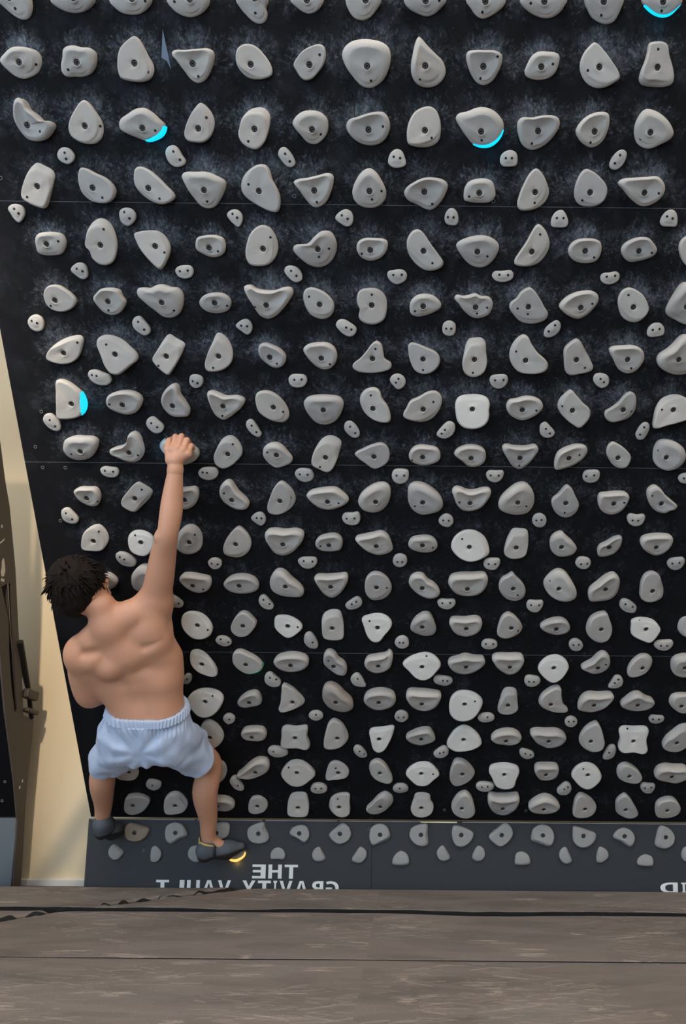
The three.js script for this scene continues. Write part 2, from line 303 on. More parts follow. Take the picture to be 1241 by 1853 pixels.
function K(row, style, x, y, dots, outline) {
  const n = kickCounts[row] = (kickCounts[row] ?? 0) + 1, s = holdShape(style, outline, row === 1), hour = +style.slice(1), lit = LIT['K' + row + '.' + n];
  const side = ['', 'lower left', 'lower left', 'left', 'left', 'upper left', 'top', 'upper right', 'right', 'right', 'lower right', 'lower right', 'bottom'][hour];
  const t = thing('kickboard_hold', lit ? 'amber-lit half-moon kickboard hold under the toe of the right shoe' : `${row === 2 ? 'small' : 'round'} half-moon kickboard hold, ${ORDINAL[n]} from left in the ${row === 1 ? 'upper' : 'lower'} kickboard row`, 'climbing hold', 'half-moon holds on the kickboard');
  seat(t, true, x, y);
  mesh('body', s.g, row === 1 && n === 1 ? tan : kickUrethane, t);
  if (row === 1) { const b = mesh('bolt', boltGeometry, steel, t); b.position.z = s.Hc - s.sink; }
  if (lit) litEdge(t, s, ...lit);
}
const CYAN = new THREE.Color(0.0, 0.62, 1.0), GREEN = new THREE.Color(0.1, 0.9, 0.45), AMBER = new THREE.Color(1.0, 0.55, 0.12);
Object.assign(LIT, { // arc in degrees from the right, anticlockwise; colour, glow, power
  '1.12': [[-172, -8], CYAN, 1.1, 0.0012], '3.3': [[-100, 8], CYAN, 1.1, 0.0012, 0.78], '3.9': [[-125, 8], CYAN, 1.1, 0.0012, 0.84], '8.1': [[-58, 48], CYAN, 1.1, 0.0012, 0.60],
  '9.3': [[130, 215], new THREE.Color(0.35, 0.7, 1.0), 0.4, 0.002, 0.95], '14.4': [[-100, 5], GREEN, 0.12, 0.0006, 1.0], 'K2.4': [[-170, 5], AMBER, 1.2, 0.003, 0.62],
});
M(1,1,'D12','drooping pointed',-1210,3545,[11,-30],[17,53,61,33,67,-4,62,-33,46,-55,20,-59,-10,-44,-35,-21,-50,-5,-54,26]);
M(1,2,'D12','shallow round-bottomed',-992,3546,[],[-63,22,-1,43,58,29,65,-3,55,-16,26,-32,-11,-39,-41,-35,-67,-23,-83,-7]);
M(1,3,'D12','wide round-bottomed',-793,3546,[43,-6],[-58,30,3,51,50,36,61,-1,47,-19,18,-37,-15,-42,-46,-38,-68,-23,-81,-5]);
M(1,4,'D12','deep bowl-bottomed',-596,3546,[-54,-7],[-65,31,-4,52,50,37,62,0,52,-18,23,-38,-13,-47,-50,-38,-72,-20,-82,-1]);
M(2,1,'D11r4','wide pointed oval',-1211,3352,[52,-4],[-67,5,-45,27,-16,45,13,48,42,45,64,36,70,20,66,-2,51,-25,25,-40,-3,-48,-25,-42,-48,-23]);
M(2,2,'D12','rounded square',-1010,3354,[-36,-22],[-42,39,-25,49,1,51,23,46,51,45,65,35,64,12,54,-13,35,-31,6,-40,-23,-41,-52,-41,-63,-28,-59,-3,-50,14]);
M(2,3,'P9r3','tall teardrop with chipped corner',-811,3354,[43,-26],[8,84,21,78,33,56,46,26,59,0,59,-23,46,-44,20,-55,-20,-55,-54,-46,-59,-30,-58,4,-46,42,-28,62]);
M(2,4,'J12','flat-topped triangular',-608,3355,[14,-38],[-68,33,-56,40,-19,40,26,44,58,46,75,39,74,18,60,-16,35,-47,7,-57,-15,-47,-36,-19,-54,8,-68,25]);
M(1,5,'D12','notched swooping',-377,3553,[-3,-42],[-36,37,28,38,44,-4,33,-25,37,-41,30,-61,11,-71,-14,-65,-35,-48,-55,-26,-66,-5]);
M(1,6,'D12','small round-bottomed',-200,3549,[],[-43,33,-4,43,40,34,56,2,50,-9,30,-27,3,-35,-19,-30,-40,-17,-58,1]);
M(1,7,'D12','long tapered-bottom',0,3550,[],[-52,34,-7,55,37,40,53,3,35,-23,12,-45,-17,-54,-43,-47,-61,-25,-69,2]);
M(1,8,'D12','broad rounded-bottom',204,3550,[46,1],[-59,35,-2,51,48,36,71,5,55,-14,30,-33,4,-40,-24,-34,-60,-18,-75,3]);
M(2,5,'P10r7','slanted egg-shaped',-406,3355,[],[-50,25,-44,45,-27,59,-1,63,23,55,47,33,65,8,72,-12,69,-30,45,-41,11,-44,-19,-37,-42,-16,-51,6]);
M(2,6,'P11','leaf-shaped with clipped base',-201,3356,[37,31],[-56,0,-43,21,-19,44,8,57,37,64,53,57,58,34,50,6,29,-20,5,-41,-15,-47,-31,-41,-46,-21]);
M(2,7,'D12','biggest rounded shield',2,3351,[11,-42],[-87,34,-78,56,-55,73,-19,81,20,80,58,71,77,55,82,30,75,-1,56,-35,29,-55,6,-62,-24,-56,-52,-30,-77,3]);
M(2,8,'D10r5','slim-tipped teardrop',204,3355,[-19,-42],[-23,89,-12,82,8,62,37,38,60,19,71,-6,68,-28,45,-52,9,-63,-28,-54,-47,-30,-50,1,-44,35,-34,73]);
M(1,9,'D12','rounded triangular',407,3550,[-9,-29],[-57,37,-8,53,50,38,70,7,65,-7,47,-23,16,-39,-7,-45,-29,-37,-49,-16,-66,5]);
M(1,10,'D12','broad rim-bottomed',607,3551,[-46,-5],[-67,37,-12,58,52,44,79,7,74,-3,59,-25,34,-40,3,-42,-37,-31,-67,-13,-83,6]);
M(1,11,'D12','deep skewed bowl-shaped',809,3553,[-3,-37],[-55,44,-7,59,45,50,69,8,65,-8,58,-29,45,-52,23,-60,-3,-56,-33,-41,-52,-17,-64,7]);
M(1,12,'D12','cyan-lit V-bottomed',1011,3555,[0,-24],[-60,44,-12,60,41,45,67,8,54,-16,31,-35,3,-39,-27,-30,-53,-12,-71,7]);
M(2,9,'J12','rounded triangular',407,3357,[47,28,-9,-36],[-62,31,-56,44,-34,48,5,48,41,47,61,37,65,18,54,-13,32,-44,3,-55,-20,-48,-41,-25,-55,3]);
M(2,10,'D12','small skewed parallelogram',609,3357,[39,9],[-57,-12,-50,8,-36,33,-14,46,19,47,48,44,61,35,60,9,50,-16,32,-30,3,-36,-27,-35,-51,-26]);
M(2,11,'P2r7','large sail-shaped',812,3359,[-39,-10],[-24,76,-7,68,17,45,45,14,68,-14,75,-32,59,-46,29,-60,-3,-62,-37,-47,-60,-19,-67,9,-59,40,-42,62]);
M(2,12,'P9r6','tall trapezoid pinch',1015,3360,[-5,55],[-36,74,-17,79,13,79,29,70,38,42,56,3,65,-29,60,-49,38,-57,-7,-57,-43,-53,-57,-40,-56,-14,-44,23,-38,54]);
M(3,1,'J1','curved horn-shaped',-1220,3155,[46,-20],[-35,59,-23,83,-8,87,7,77,14,56,40,36,64,13,88,14,97,1,86,-17,58,-42,20,-51,-17,-42,-38,-15,-44,18]);
M(3,2,'P10r4','smooth upright teardrop',-1014,3155,[51,1],[9,84,24,74,39,51,55,22,58,-8,48,-35,26,-54,-2,-58,-32,-50,-55,-32,-59,-8,-49,19,-28,50,-8,74]);
M(3,3,'D12','cyan-lit lemon-shaped',-805,3149,[44,-7],[-85,12,-78,27,-43,48,-14,62,16,65,40,52,60,32,76,17,75,-1,61,-22,31,-37,7,-41,-31,-29,-62,-17,-83,-3]);
M(3,4,'P9r2','right-bulging teardrop',-609,3151,[32,36],[12,84,27,78,47,55,56,28,51,0,35,-28,11,-44,-19,-45,-44,-39,-52,-23,-45,4,-30,34,-9,65]);
M(3,5,'P10r1','tall slanted oval',-407,3151,[-25,-40],[-60,-16,-53,6,-41,36,-18,61,12,72,38,69,55,48,54,26,45,-10,28,-44,0,-65,-26,-61,-51,-43]);
M(3,6,'D11r6','chunky rounded',-200,3151,[29,-14],[-69,20,-56,41,-32,57,-2,62,31,57,53,39,57,16,50,-11,27,-35,3,-45,-23,-39,-44,-16,-62,5]);
M(3,7,'J12','wide sloping-lipped',2,3153,[52,10],[-79,17,-68,32,-37,41,-4,51,36,58,59,54,74,33,76,6,64,-21,40,-42,6,-49,-31,-43,-60,-25,-78,-1]);
M(3,8,'P9r5','tall half-dome',204,3153,[24,-24],[-65,-26,-64,4,-54,35,-34,62,-4,76,19,78,39,66,53,37,57,1,51,-29,27,-48,-10,-54,-40,-51,-60,-44]);
M(3,9,'D12','cyan-lit broad asymmetric',405,3150,[3,-27],[-92,44,-83,57,-50,65,-20,76,9,78,40,69,67,48,80,25,78,-2,64,-26,38,-45,5,-49,-26,-39,-51,-15,-75,14]);
M(3,10,'J12','notch-lipped bucket',610,3155,[-20,-40],[-76,12,-74,33,-61,43,-25,43,8,49,48,50,69,42,75,22,63,-7,36,-38,4,-56,-23,-60,-52,-45,-68,-18]);
M(3,11,'J11','right-cornered rounded',813,3156,[-12,-36],[-68,1,-62,19,-41,43,-12,58,25,63,44,56,50,33,47,0,36,-27,14,-46,-10,-51,-39,-38,-58,-20]);
M(3,12,'D1r7','plump rounded triangular',1011,3154,[-31,-22],[-52,-6,-54,24,-45,53,-28,74,-6,74,25,62,54,42,75,18,84,-3,74,-21,46,-36,14,-50,-12,-48,-38,-33]);
F(1,'F',-1105,3058,[2,9,3,-11],[-29,4,-16,22,2,28,21,22,33,2,25,-17,6,-28,-14,-23,-27,-11]);
F(1,'F',-704,3061,[-3,14,17,-13],[-35,8,-26,27,-4,36,9,30,23,6,36,-17,25,-31,-3,-37,-25,-23]);
F(1,'F',-299,3061,[-4,11,11,-14],[-31,9,-23,28,-6,34,10,22,23,4,30,-21,17,-33,0,-31,-19,-12]);
F(1,'F',104,3058,[-13,8,10,4],[-34,-12,-26,19,-5,34,15,29,29,1,30,-18,11,-27,-19,-26]);
F(1,'F',511,3062,[-13,4,9,4],[-33,-8,-28,17,-1,31,23,24,31,2,27,-19,5,-24,-23,-22]);
F(1,'F',908,3064,[4,16,-12,-11],[-30,-19,-24,6,-2,31,14,35,29,25,28,4,14,-21,-6,-33,-23,-29]);
M(4,1,'P8r1','tilted parallelogram block',-1218,2953,[-39,-37],[5,81,27,72,55,56,62,41,53,12,37,-27,23,-59,11,-75,-9,-72,-43,-57,-62,-41,-61,-22,-45,17,-26,55,-8,74]);
M(4,2,'P1r8','right-sloping leaf',-1016,2950,[31,-33],[-45,53,-35,67,-18,67,11,53,50,35,73,13,81,-9,69,-35,45,-50,12,-52,-24,-42,-49,-17,-55,18]);
M(4,3,'P1r7','large right-sloping lens',-811,2951,[37,-35],[-50,38,-39,67,-21,73,6,64,37,39,67,8,88,-14,93,-30,73,-46,36,-55,0,-44,-32,-22,-50,7]);
M(4,4,'D12','broad rounded triangular',-604,2946,[4,-38],[-78,48,-65,60,-23,62,18,62,50,49,76,34,75,12,54,-26,26,-56,-2,-62,-26,-53,-49,-21,-70,20]);
M(4,5,'P1r9','large swooping comma',-405,2945,[-36,23],[-69,20,-57,49,-25,77,11,91,32,88,44,68,49,43,64,15,75,-17,72,-56,61,-71,36,-69,-8,-50,-50,-24,-66,-5]);
M(4,6,'J12','triangular slant-lipped',-202,2949,[7,-39],[-74,28,-62,37,-23,43,18,52,53,60,71,54,71,29,59,-6,40,-38,11,-56,-10,-55,-33,-32,-54,-1]);
M(4,7,'D12','plump teardrop',2,2949,[44,1,8,-28],[2,78,22,68,45,37,60,2,56,-26,33,-49,1,-57,-37,-50,-60,-28,-64,1,-50,36,-25,67]);
M(4,8,'J12','wide ridge-lipped trapezoid',203,2949,[29,-41],[-75,-6,-67,13,-32,36,2,48,43,48,74,39,86,24,78,-5,58,-37,30,-60,9,-60,-26,-44,-60,-29]);
M(4,9,'D12','small rounded brick-shaped',405,2947,[-37,-12],[-57,-12,-55,14,-43,36,-13,48,25,49,46,40,57,15,59,-11,42,-29,8,-33,-30,-31,-53,-25]);
M(4,10,'P10r4','tall left-edged leaf',611,2952,[0,-36],[-1,81,21,66,43,31,53,0,43,-29,16,-52,-23,-63,-55,-60,-64,-44,-58,-8,-43,30,-21,68]);
M(4,11,'P1r7','upright guitar-pick',813,2953,[-26,-27],[-22,80,2,73,34,51,57,26,63,7,56,-25,31,-44,-5,-48,-37,-39,-54,-16,-57,12,-50,44,-35,72]);
M(4,12,'J12','wide left-pointed shelf',1013,2954,[50,-1],[-101,34,-88,46,-48,51,-1,54,37,56,56,45,72,20,70,-5,54,-27,22,-44,-5,-44,-44,-22,-80,13]);
F(2,'F',-1317,2863,[-4,12,9,-4],[-30,13,-16,26,6,29,25,20,30,0,20,-19,1,-36,-13,-26,-23,-7]);
F(2,'F',-906,2853,[-7,15,9,-7],[-30,1,-25,20,-6,30,18,27,31,11,29,-8,13,-26,-5,-34,-24,-22]);
F(2,'F',-503,2853,[-8,13,8,0],[-31,9,-20,23,4,29,21,19,27,3,21,-20,9,-33,-7,-24,-23,-7]);
F(2,'F',-92,2856,[-12,9,9,-3],[-38,-1,-27,16,2,31,22,23,30,3,23,-23,6,-30,-18,-20]);
F(2,'F',305,2862,[-14,1,7,0],[-26,-9,-23,14,-9,31,8,31,22,15,26,-8,20,-25,2,-28,-19,-22]);
F(2,'F',707,2857,[-10,7,15,7],[-30,-13,-27,10,-11,31,10,35,26,17,35,-9,28,-23,-7,-26,-25,-23]);
F(2,'F',1119,2865,[-12,9,9,2],[-33,-13,-28,10,-10,30,7,33,23,21,31,-5,28,-25,5,-27,-24,-24]);
M(5,1,'D12','small rounded rectangular',-1217,2752,[47,11],[-40,21,-26,36,0,43,41,43,60,35,68,12,60,-15,41,-35,11,-41,-27,-40,-46,-30,-46,-9]);
M(5,2,'P10r1','tall egg with notched edge',-1015,2751,[22,57],[8,95,34,84,50,55,57,12,51,-28,35,-59,9,-73,-18,-69,-39,-49,-44,-22,-57,-5,-50,25,-37,61,-16,85]);
M(5,3,'P7r2','quarter-disc fan',-810,2749,[33,-22],[-76,43,-52,52,-18,56,11,54,36,36,51,2,49,-21,32,-58,10,-84,-2,-78,-33,-45,-58,-11,-71,18]);
M(5,4,'J12','small oval',-609,2745,[33,-12],[-49,15,-39,36,-6,45,29,46,55,36,62,13,56,-14,36,-30,3,-34,-30,-22,-49,-5]);
M(5,5,'P9r3','tall rounded egg',-404,2744,[30,41],[-67,-13,-62,11,-46,51,-20,77,5,85,31,74,49,41,53,4,42,-30,16,-56,-23,-63,-54,-57,-66,-36]);
M(5,6,'D11','fin with hooked left tip',-196,2745,[41,2,2,-28],[-94,2,-86,14,-61,17,-36,21,-10,46,18,65,49,63,65,40,69,10,59,-24,32,-55,-4,-67,-38,-58,-68,-35,-88,-14]);
M(5,7,'J12','small axe-head',0,2743,[-33,-13],[-52,6,-45,30,-22,43,17,44,52,41,65,32,64,7,47,-20,21,-35,-11,-38,-39,-24]);
M(5,8,'P1r7','tilted half-moon',201,2742,[34,-43],[-64,22,-59,49,-38,74,-17,77,1,63,29,24,58,-13,76,-40,69,-57,41,-70,5,-69,-31,-46,-56,-12]);
M(5,9,'D12r6','wide rounded triangular',404,2742,[38,-16],[-81,24,-68,38,-34,52,1,59,36,57,65,43,81,23,77,-1,58,-35,31,-55,6,-58,-27,-47,-56,-19]);
M(5,10,'P10r4','tall straight-edged half-moon',610,2744,[27,62],[18,99,40,85,61,52,67,22,55,-12,32,-39,0,-52,-37,-53,-62,-46,-65,-33,-47,-2,-21,38,2,82]);
M(5,11,'J12','low bun-shaped',812,2748,[35,-22],[-64,-4,-60,20,-38,40,-7,46,36,43,55,31,60,-2,51,-30,28,-42,-11,-43,-44,-31]);
M(5,12,'J12','low bean with pointed right tip',1015,2750,[47,-5],[-67,0,-63,20,-38,40,-1,51,28,48,52,28,67,7,62,-12,40,-26,3,-37,-30,-39,-53,-24]);
M(5,13,'P10','edge-cropped oval',1219,2751,[],[-53,14,-49,38,-33,54,2,61,38,15,31,-39,-11,-53,-36,-30]);
F(3,'F',-1112,2657,[-9,7,11,-2],[-36,2,-21,20,2,30,22,22,28,0,22,-25,3,-32,-20,-18]);
F(3,'F',-713,2658,[-16,1,14,4],[-36,2,-24,17,1,23,26,20,34,3,25,-18,-1,-27,-25,-19]);
F(3,'F',-295,2655,[-9,10,10,-8],[-36,9,-27,26,-1,28,19,18,31,-4,28,-25,5,-33,-19,-18]);
F(3,'F',99,2650,[-13,4,19,5],[-37,2,-32,17,-14,21,0,24,25,22,39,6,34,-15,14,-28,-4,-31,-25,-19]);
F(3,'F',507,2654,[-16,5,17,4],[-44,1,-36,16,-4,19,28,21,39,9,36,-8,19,-19,-6,-23,-31,-16]);
F(3,'F',916,2652,[-14,4,18,8],[-37,1,-30,15,-2,19,23,23,35,13,34,-8,14,-22,-8,-25,-29,-16]);
M(6,1,'P12','right-pointing egg',-1222,2546,[-21,-21],[-42,12,-32,40,-11,56,18,58,43,44,68,23,80,2,71,-19,45,-37,11,-44,-21,-36,-38,-17]);
M(6,2,'J12','faceted flat-topped',-1018,2544,[-5,-34],[-54,13,-38,31,-13,49,27,51,50,43,57,22,68,0,55,-25,29,-47,-2,-53,-29,-42,-48,-12]);
M(6,3,'D12','lumpy triple-humped',-805,2544,[40,-31],[-93,36,-85,52,-59,54,-41,52,-6,67,18,64,35,57,63,55,78,34,76,-5,55,-44,19,-61,-13,-56,-41,-31,-68,-3,-90,21]);
M(6,4,'D12','low oval',-604,2543,[46,-10],[-62,0,-44,25,-10,38,33,36,56,19,61,-2,47,-27,12,-40,-31,-37,-54,-21]);
M(6,5,'J12','wide two-horned',-405,2537,[-43,-6],[-79,69,-58,77,-38,64,-2,57,40,58,73,69,101,68,107,50,91,22,62,-14,26,-45,-4,-54,-32,-41,-52,-1,-73,41]);
M(6,6,'P1r6','tilted rounded egg',-200,2541,[-39,30],[-63,32,-53,56,-31,64,5,55,37,33,55,5,51,-28,31,-50,-2,-56,-38,-40,-57,-7]);
M(6,7,'P9r2','kidney-bean',2,2541,[1,40],[-57,31,-46,55,-10,64,28,58,53,30,57,-16,46,-54,16,-72,-13,-73,-42,-61,-52,-43,-47,-15,-56,6]);
M(6,8,'D12','low right-pointing pebble',201,2539,[-32,-19],[-53,-5,-48,20,-23,42,13,47,42,39,68,14,68,-3,43,-22,6,-37,-26,-41,-48,-30]);
M(6,9,'J12','three-lobed',404,2537,[44,0,6,-24],[-84,35,-75,47,-53,43,-32,46,-3,54,19,44,48,42,63,26,65,1,51,-28,19,-42,-11,-40,-41,-18,-67,14]);
M(6,10,'P12r6','manta-shaped',608,2541,[-42,-6,-1,-27],[0,74,19,62,43,31,63,-1,79,-26,71,-48,43,-62,11,-66,-27,-57,-58,-28,-74,-2,-70,15,-48,33,-31,58]);
M(6,11,'J11','left-pointing almond',811,2540,[42,16],[-85,5,-74,26,-41,51,2,64,38,64,62,48,65,23,50,-5,27,-31,-5,-44,-39,-34,-71,-13]);
M(6,12,'P2r7','rounded pentagonal',1014,2544,[-24,46],[-57,5,-59,37,-44,65,-20,73,9,63,36,42,57,7,61,-7,52,-32,27,-55,0,-58,-35,-39]);
M(6,13,'D12r7','edge-cropped triangular',1215,2549,[],[-71,-19,-65,10,-45,54,-25,85,-11,92,54,61,97,-16,76,-60,15,-70,-30,-52,-63,-34]);
F(4,'F',-1315,2458,[-12,9,8,1],[-32,3,-18,24,5,33,25,21,30,0,19,-26,-4,-33,-24,-23]);
F(4,'F',-906,2451,[-5,17,14,-13],[-31,15,-19,33,0,39,16,22,35,-10,31,-28,11,-37,-13,-25,-29,-7]);
F(4,'F',-496,2453,[-15,4,8,2],[-38,2,-20,21,3,30,20,21,27,-1,20,-22,5,-32,-16,-19]);
F(4,'F',-104,2453,[4,2,24,-6],[-37,10,-28,28,-9,33,20,19,44,-2,36,-26,14,-35,-11,-23,-29,-5]);
F(4,'F',302,2453,[-11,1,9,1],[-26,-4,-21,21,1,32,23,21,27,0,20,-22,-2,-28,-21,-19]);
F(4,'F',706,2454,[10,18,-13,-6],[-31,-16,-25,6,-1,28,17,37,32,25,32,0,14,-22,-11,-31,-27,-27]);
F(4,'F',1113,2454,[-13,4,13,8],[-31,-15,-29,11,-9,29,17,29,34,8,33,-14,5,-23,-21,-24]);
M(7,1,'P10r12','leaf with top-right point',-1219,2344,[60,42],[-72,-15,-50,18,-16,45,31,64,70,68,80,57,72,25,51,-16,22,-38,-14,-45,-48,-38,-70,-26]);
M(7,2,'P7r1','big shield with raised upper rim',-1015,2342,[-30,38],[-70,40,-62,61,-37,73,-3,69,31,52,58,27,83,-1,82,-22,55,-44,27,-66,4,-80,-25,-77,-44,-51,-57,-7]);
M(7,3,'P8r1','tilted rectangular block',-815,2336,[-32,-36],[15,84,42,68,73,47,64,21,40,-22,15,-58,-1,-75,-21,-62,-47,-32,-56,-13,-34,23,-9,61]);
M(7,4,'P9r1','upright half-moon',-608,2338,[-24,-45],[1,90,29,76,48,43,54,7,45,-26,18,-51,-20,-62,-52,-58,-58,-39,-46,2,-26,44]);
M(7,5,'J1','small tilted bean',-407,2335,[28,-24],[-43,28,-35,51,-14,58,12,50,44,34,64,8,60,-19,41,-38,14,-43,-15,-29,-39,-2]);
M(7,6,'J12','left-beaked rounded',-202,2334,[33,-23],[-69,35,-53,54,-16,62,28,61,53,44,63,14,53,-21,30,-43,3,-47,-26,-33,-53,1]);
M(7,7,'P12','three-legged star',1,2335,[13,40],[17,70,35,59,43,25,48,-1,74,-19,72,-38,44,-52,-9,-59,-61,-53,-81,-36,-76,-20,-52,-2,-21,33,-2,58]);
M(7,8,'P2','square-cornered teardrop',201,2335,[0,-43],[-58,55,-45,64,-23,60,14,46,52,28,67,6,63,-24,38,-51,4,-61,-30,-49,-49,-16,-58,22]);
M(7,9,'P9r12','tall rounded slab',405,2336,[-5,-52],[-23,78,-1,83,28,82,42,67,46,28,51,-16,39,-53,14,-69,-13,-70,-36,-56,-48,-22,-43,18,-34,60]);
M(7,10,'P2r9','tall sail with right toe',607,2335,[-39,35],[-13,101,4,94,20,66,48,30,79,4,90,-14,86,-37,61,-51,17,-55,-24,-48,-51,-20,-63,13,-58,51,-38,85]);
M(7,11,'P10r2','angular four-sided block',809,2339,[37,-32],[-4,83,11,73,33,39,59,-2,72,-35,62,-47,24,-57,-21,-62,-39,-48,-49,1,-50,45,-31,67]);
M(7,12,'J12','flat-lipped left-beaked bucket',1012,2342,[19,-35],[-77,41,-65,50,-22,55,22,56,50,42,64,12,56,-26,34,-52,5,-58,-27,-43,-54,-4]);
M(7,13,'D11','edge-cropped rising wedge',1209,2347,[],[-81,-2,-73,17,-43,39,-20,62,-1,87,20,98,80,72,112,13,99,-40,43,-64,-2,-65,-52,-44,-74,-25]);
F(5,'F',-1096,2248,[-26,9,-7,7],[-45,10,-34,27,-11,29,17,18,41,7,46,-12,28,-31,-7,-32,-34,-17]);
F(5,'F',-712,2235,[-11,1,7,-7],[-26,4,-18,23,5,27,27,16,29,-3,15,-23,-8,-28,-24,-15]);
F(5,'F',-301,2243,[-13,4,16,5],[-38,4,-26,22,4,25,30,20,37,1,24,-22,-3,-30,-29,-22]);
F(5,'F',101,2244,[-8,-5,2,11],[-33,4,-23,23,0,30,22,19,31,0,22,-23,-1,-34,-19,-19]);
F(5,'F',506,2250,[-16,3,18,5],[-38,2,-31,19,-1,25,29,23,37,7,27,-20,1,-33,-25,-23]);
F(5,'F',918,2256,[-6,7,9,-6],[-33,0,-28,23,-2,29,22,20,31,1,26,-22,4,-32,-20,-19]);
M(8,1,'P10r3','cyan-lit D-shaped',-1219,2140,[],[-45,96,-31,100,-4,89,21,69,43,44,53,12,52,-11,37,-41,7,-59,-37,-65,-68,-60,-63,-11,-53,51]);
M(8,2,'J12','low clam-shaped',-1015,2137,[-48,5],[-63,17,-48,41,-10,57,38,59,69,46,82,26,71,-6,43,-34,2,-44,-37,-31,-62,-7]);
M(8,3,'J1','curved fin',-813,2135,[],[19,94,32,81,35,51,55,16,67,-15,60,-40,33,-47,-11,-47,-38,-23,-46,9,-35,45,-10,77]);
M(8,4,'J12','dip-lipped triangular',-608,2136,[-8,-41],[-57,55,-47,65,-17,56,12,43,63,44,90,29,78,1,47,-28,13,-53,-10,-61,-38,-41,-51,4]);
M(8,5,'P10r4','fat oval with flat base',-404,2134,[37,-19],[-70,42,-60,61,-25,68,11,53,41,21,58,-20,55,-47,35,-65,1,-62,-34,-44,-62,-16,-70,15]);
M(8,6,'D12','large rounded bowl-shaped',-200,2128,[],[-79,28,-65,49,-26,58,26,58,67,50,81,29,71,-11,43,-52,3,-69,-34,-61,-66,-20]);
M(8,7,'P2r9','upright comma',-1,2133,[-7,56],[-54,28,-46,60,-22,81,8,86,27,75,38,41,60,10,71,-29,68,-53,40,-59,-2,-47,-37,-19]);
M(8,8,'P10r5','rising bean',203,2133,[41,31],[-82,-23,-69,4,-54,32,-16,51,14,69,48,75,71,57,75,26,60,-15,30,-47,-8,-57,-50,-48,-77,-35]);
M(8,9,'P6r12','chalk-white rounded square cushion',402,2136,[],[-69,24,-56,46,-15,56,31,55,61,43,71,18,68,-4,70,-27,60,-58,34,-77,-1,-83,-35,-76,-59,-51,-68,-13]);
M(8,10,'J12','low wavy-topped',605,2134,[56,0],[-66,15,-56,39,-26,46,7,56,45,54,72,40,83,16,72,-8,44,-33,7,-48,-28,-38,-55,-14]);
M(8,11,'P2r9','five-sided rhomboid',808,2134,[-42,17],[-12,85,8,67,40,33,69,7,74,-21,59,-53,34,-74,11,-63,-20,-41,-44,-16,-59,15,-52,44,-33,68]);
M(8,12,'P11r4','rising wedge',1015,2138,[34,-6],[23,75,41,65,52,29,50,-8,30,-36,-12,-50,-47,-52,-70,-33,-73,-10,-50,6,-22,30,1,61]);
M(8,13,'P6r11','edge-cropped quarter-disc',1216,2142,[-47,1],[-72,-76,-73,-41,-67,3,-46,40,-10,57,26,57,73,29,92,-9,64,-39,19,-55,-25,-67,-58,-79]);
F(6,'F',-1318,2058,[-3,13,13,-14],[-35,9,-23,33,-3,39,17,22,32,-10,25,-33,6,-36,-18,-23]);
F(6,'F',-900,2052,[-9,10,13,-7],[-33,4,-23,27,-3,36,18,20,38,-4,27,-28,-1,-35,-22,-20]);
F(6,'F',-495,2043,[-4,13,13,-15],[-29,12,-23,32,-6,38,8,25,25,-7,32,-27,19,-38,-4,-28,-21,-8]);
F(6,'F',-90,2041,[-6,15,14,-13],[-32,7,-25,31,-6,37,17,19,32,-13,27,-30,7,-35,-19,-17]);
F(6,'F',299,2041,[-7,6,-20,-11],[-41,-16,-20,16,7,39,30,33,36,9,23,-19,-4,-34,-31,-28]);
F(6,'F',709,2046,[-3,9,15,-11],[-27,2,-24,26,-5,36,15,19,36,-9,26,-27,-1,-31,-21,-18]);
F(6,'F',1106,2047,[2,19,-11,-13],[-27,-18,-23,2,-3,34,15,38,26,23,21,-9,5,-34,-15,-36]);
M(9,1,'D12','wide block with sunken top',-1211,1941,[-41,-12],[-71,20,-55,50,-21,64,17,63,54,61,72,47,65,14,37,-25,1,-43,-37,-43,-64,-26,-74,0]);
M(9,2,'J11','hooked comma',-1015,1935,[34,-11],[30,93,50,79,59,42,61,8,44,-26,14,-45,-16,-42,-49,-20,-76,-3,-75,14,-56,23,-23,32,2,52,14,83]);
M(9,3,'D12','cyan-tinted bean gripped by the climber',-805,1932,[],[-75,34,-62,59,-30,65,9,66,51,40,75,19,79,-2,61,-27,31,-45,6,-52,-31,-37,-56,-7]);
M(9,4,'P10r1','upright egg',-606,1934,[25,44],[-59,-10,-42,27,-22,60,0,74,19,75,41,58,57,22,55,-5,36,-29,3,-56,-29,-65,-54,-48,-60,-23]);
M(9,5,'D12r7','right-sloping lemon',-403,1933,[-37,14],[-59,7,-46,38,-14,52,16,45,44,14,63,-16,56,-35,27,-52,-10,-62,-37,-46,-57,-16]);
M(9,6,'P9r1','tall leaning slab',-201,1924,[-24,-39],[14,90,44,84,65,64,58,28,42,-22,21,-58,2,-66,-28,-52,-58,-31,-57,-3,-40,41,-13,77]);
M(9,7,'P11','left-pointing arrowhead',0,1929,[],[-80,13,-52,30,-5,52,37,58,57,41,65,8,55,-25,23,-50,-4,-55,-39,-29,-69,-4]);
M(9,8,'J12','low bread-loaf',202,1928,[-44,-11],[-58,4,-49,33,-22,51,25,50,63,39,73,13,68,-12,37,-33,-6,-40,-45,-22]);
M(9,9,'J12','low left-pointing pebble',403,1926,[],[-71,20,-58,41,-20,57,27,55,54,39,61,13,53,-21,23,-41,-9,-40,-37,-14]);
M(9,10,'J12','flared cup with flat rim',606,1930,[-1,-35],[-77,48,-64,58,-30,53,24,52,63,58,74,41,59,7,35,-32,5,-54,-23,-44,-53,-2]);
M(9,11,'J11','rising loaf',809,1931,[42,16],[-56,-46,-58,-8,-45,26,-9,49,34,60,66,54,74,29,60,-5,24,-36,-14,-49,-46,-53]);
M(9,12,'P1r7','small upright teardrop',1013,1934,[],[-49,21,-44,54,-27,68,-3,59,30,36,53,7,52,-18,40,-43,14,-49,-14,-35,-37,-6]);
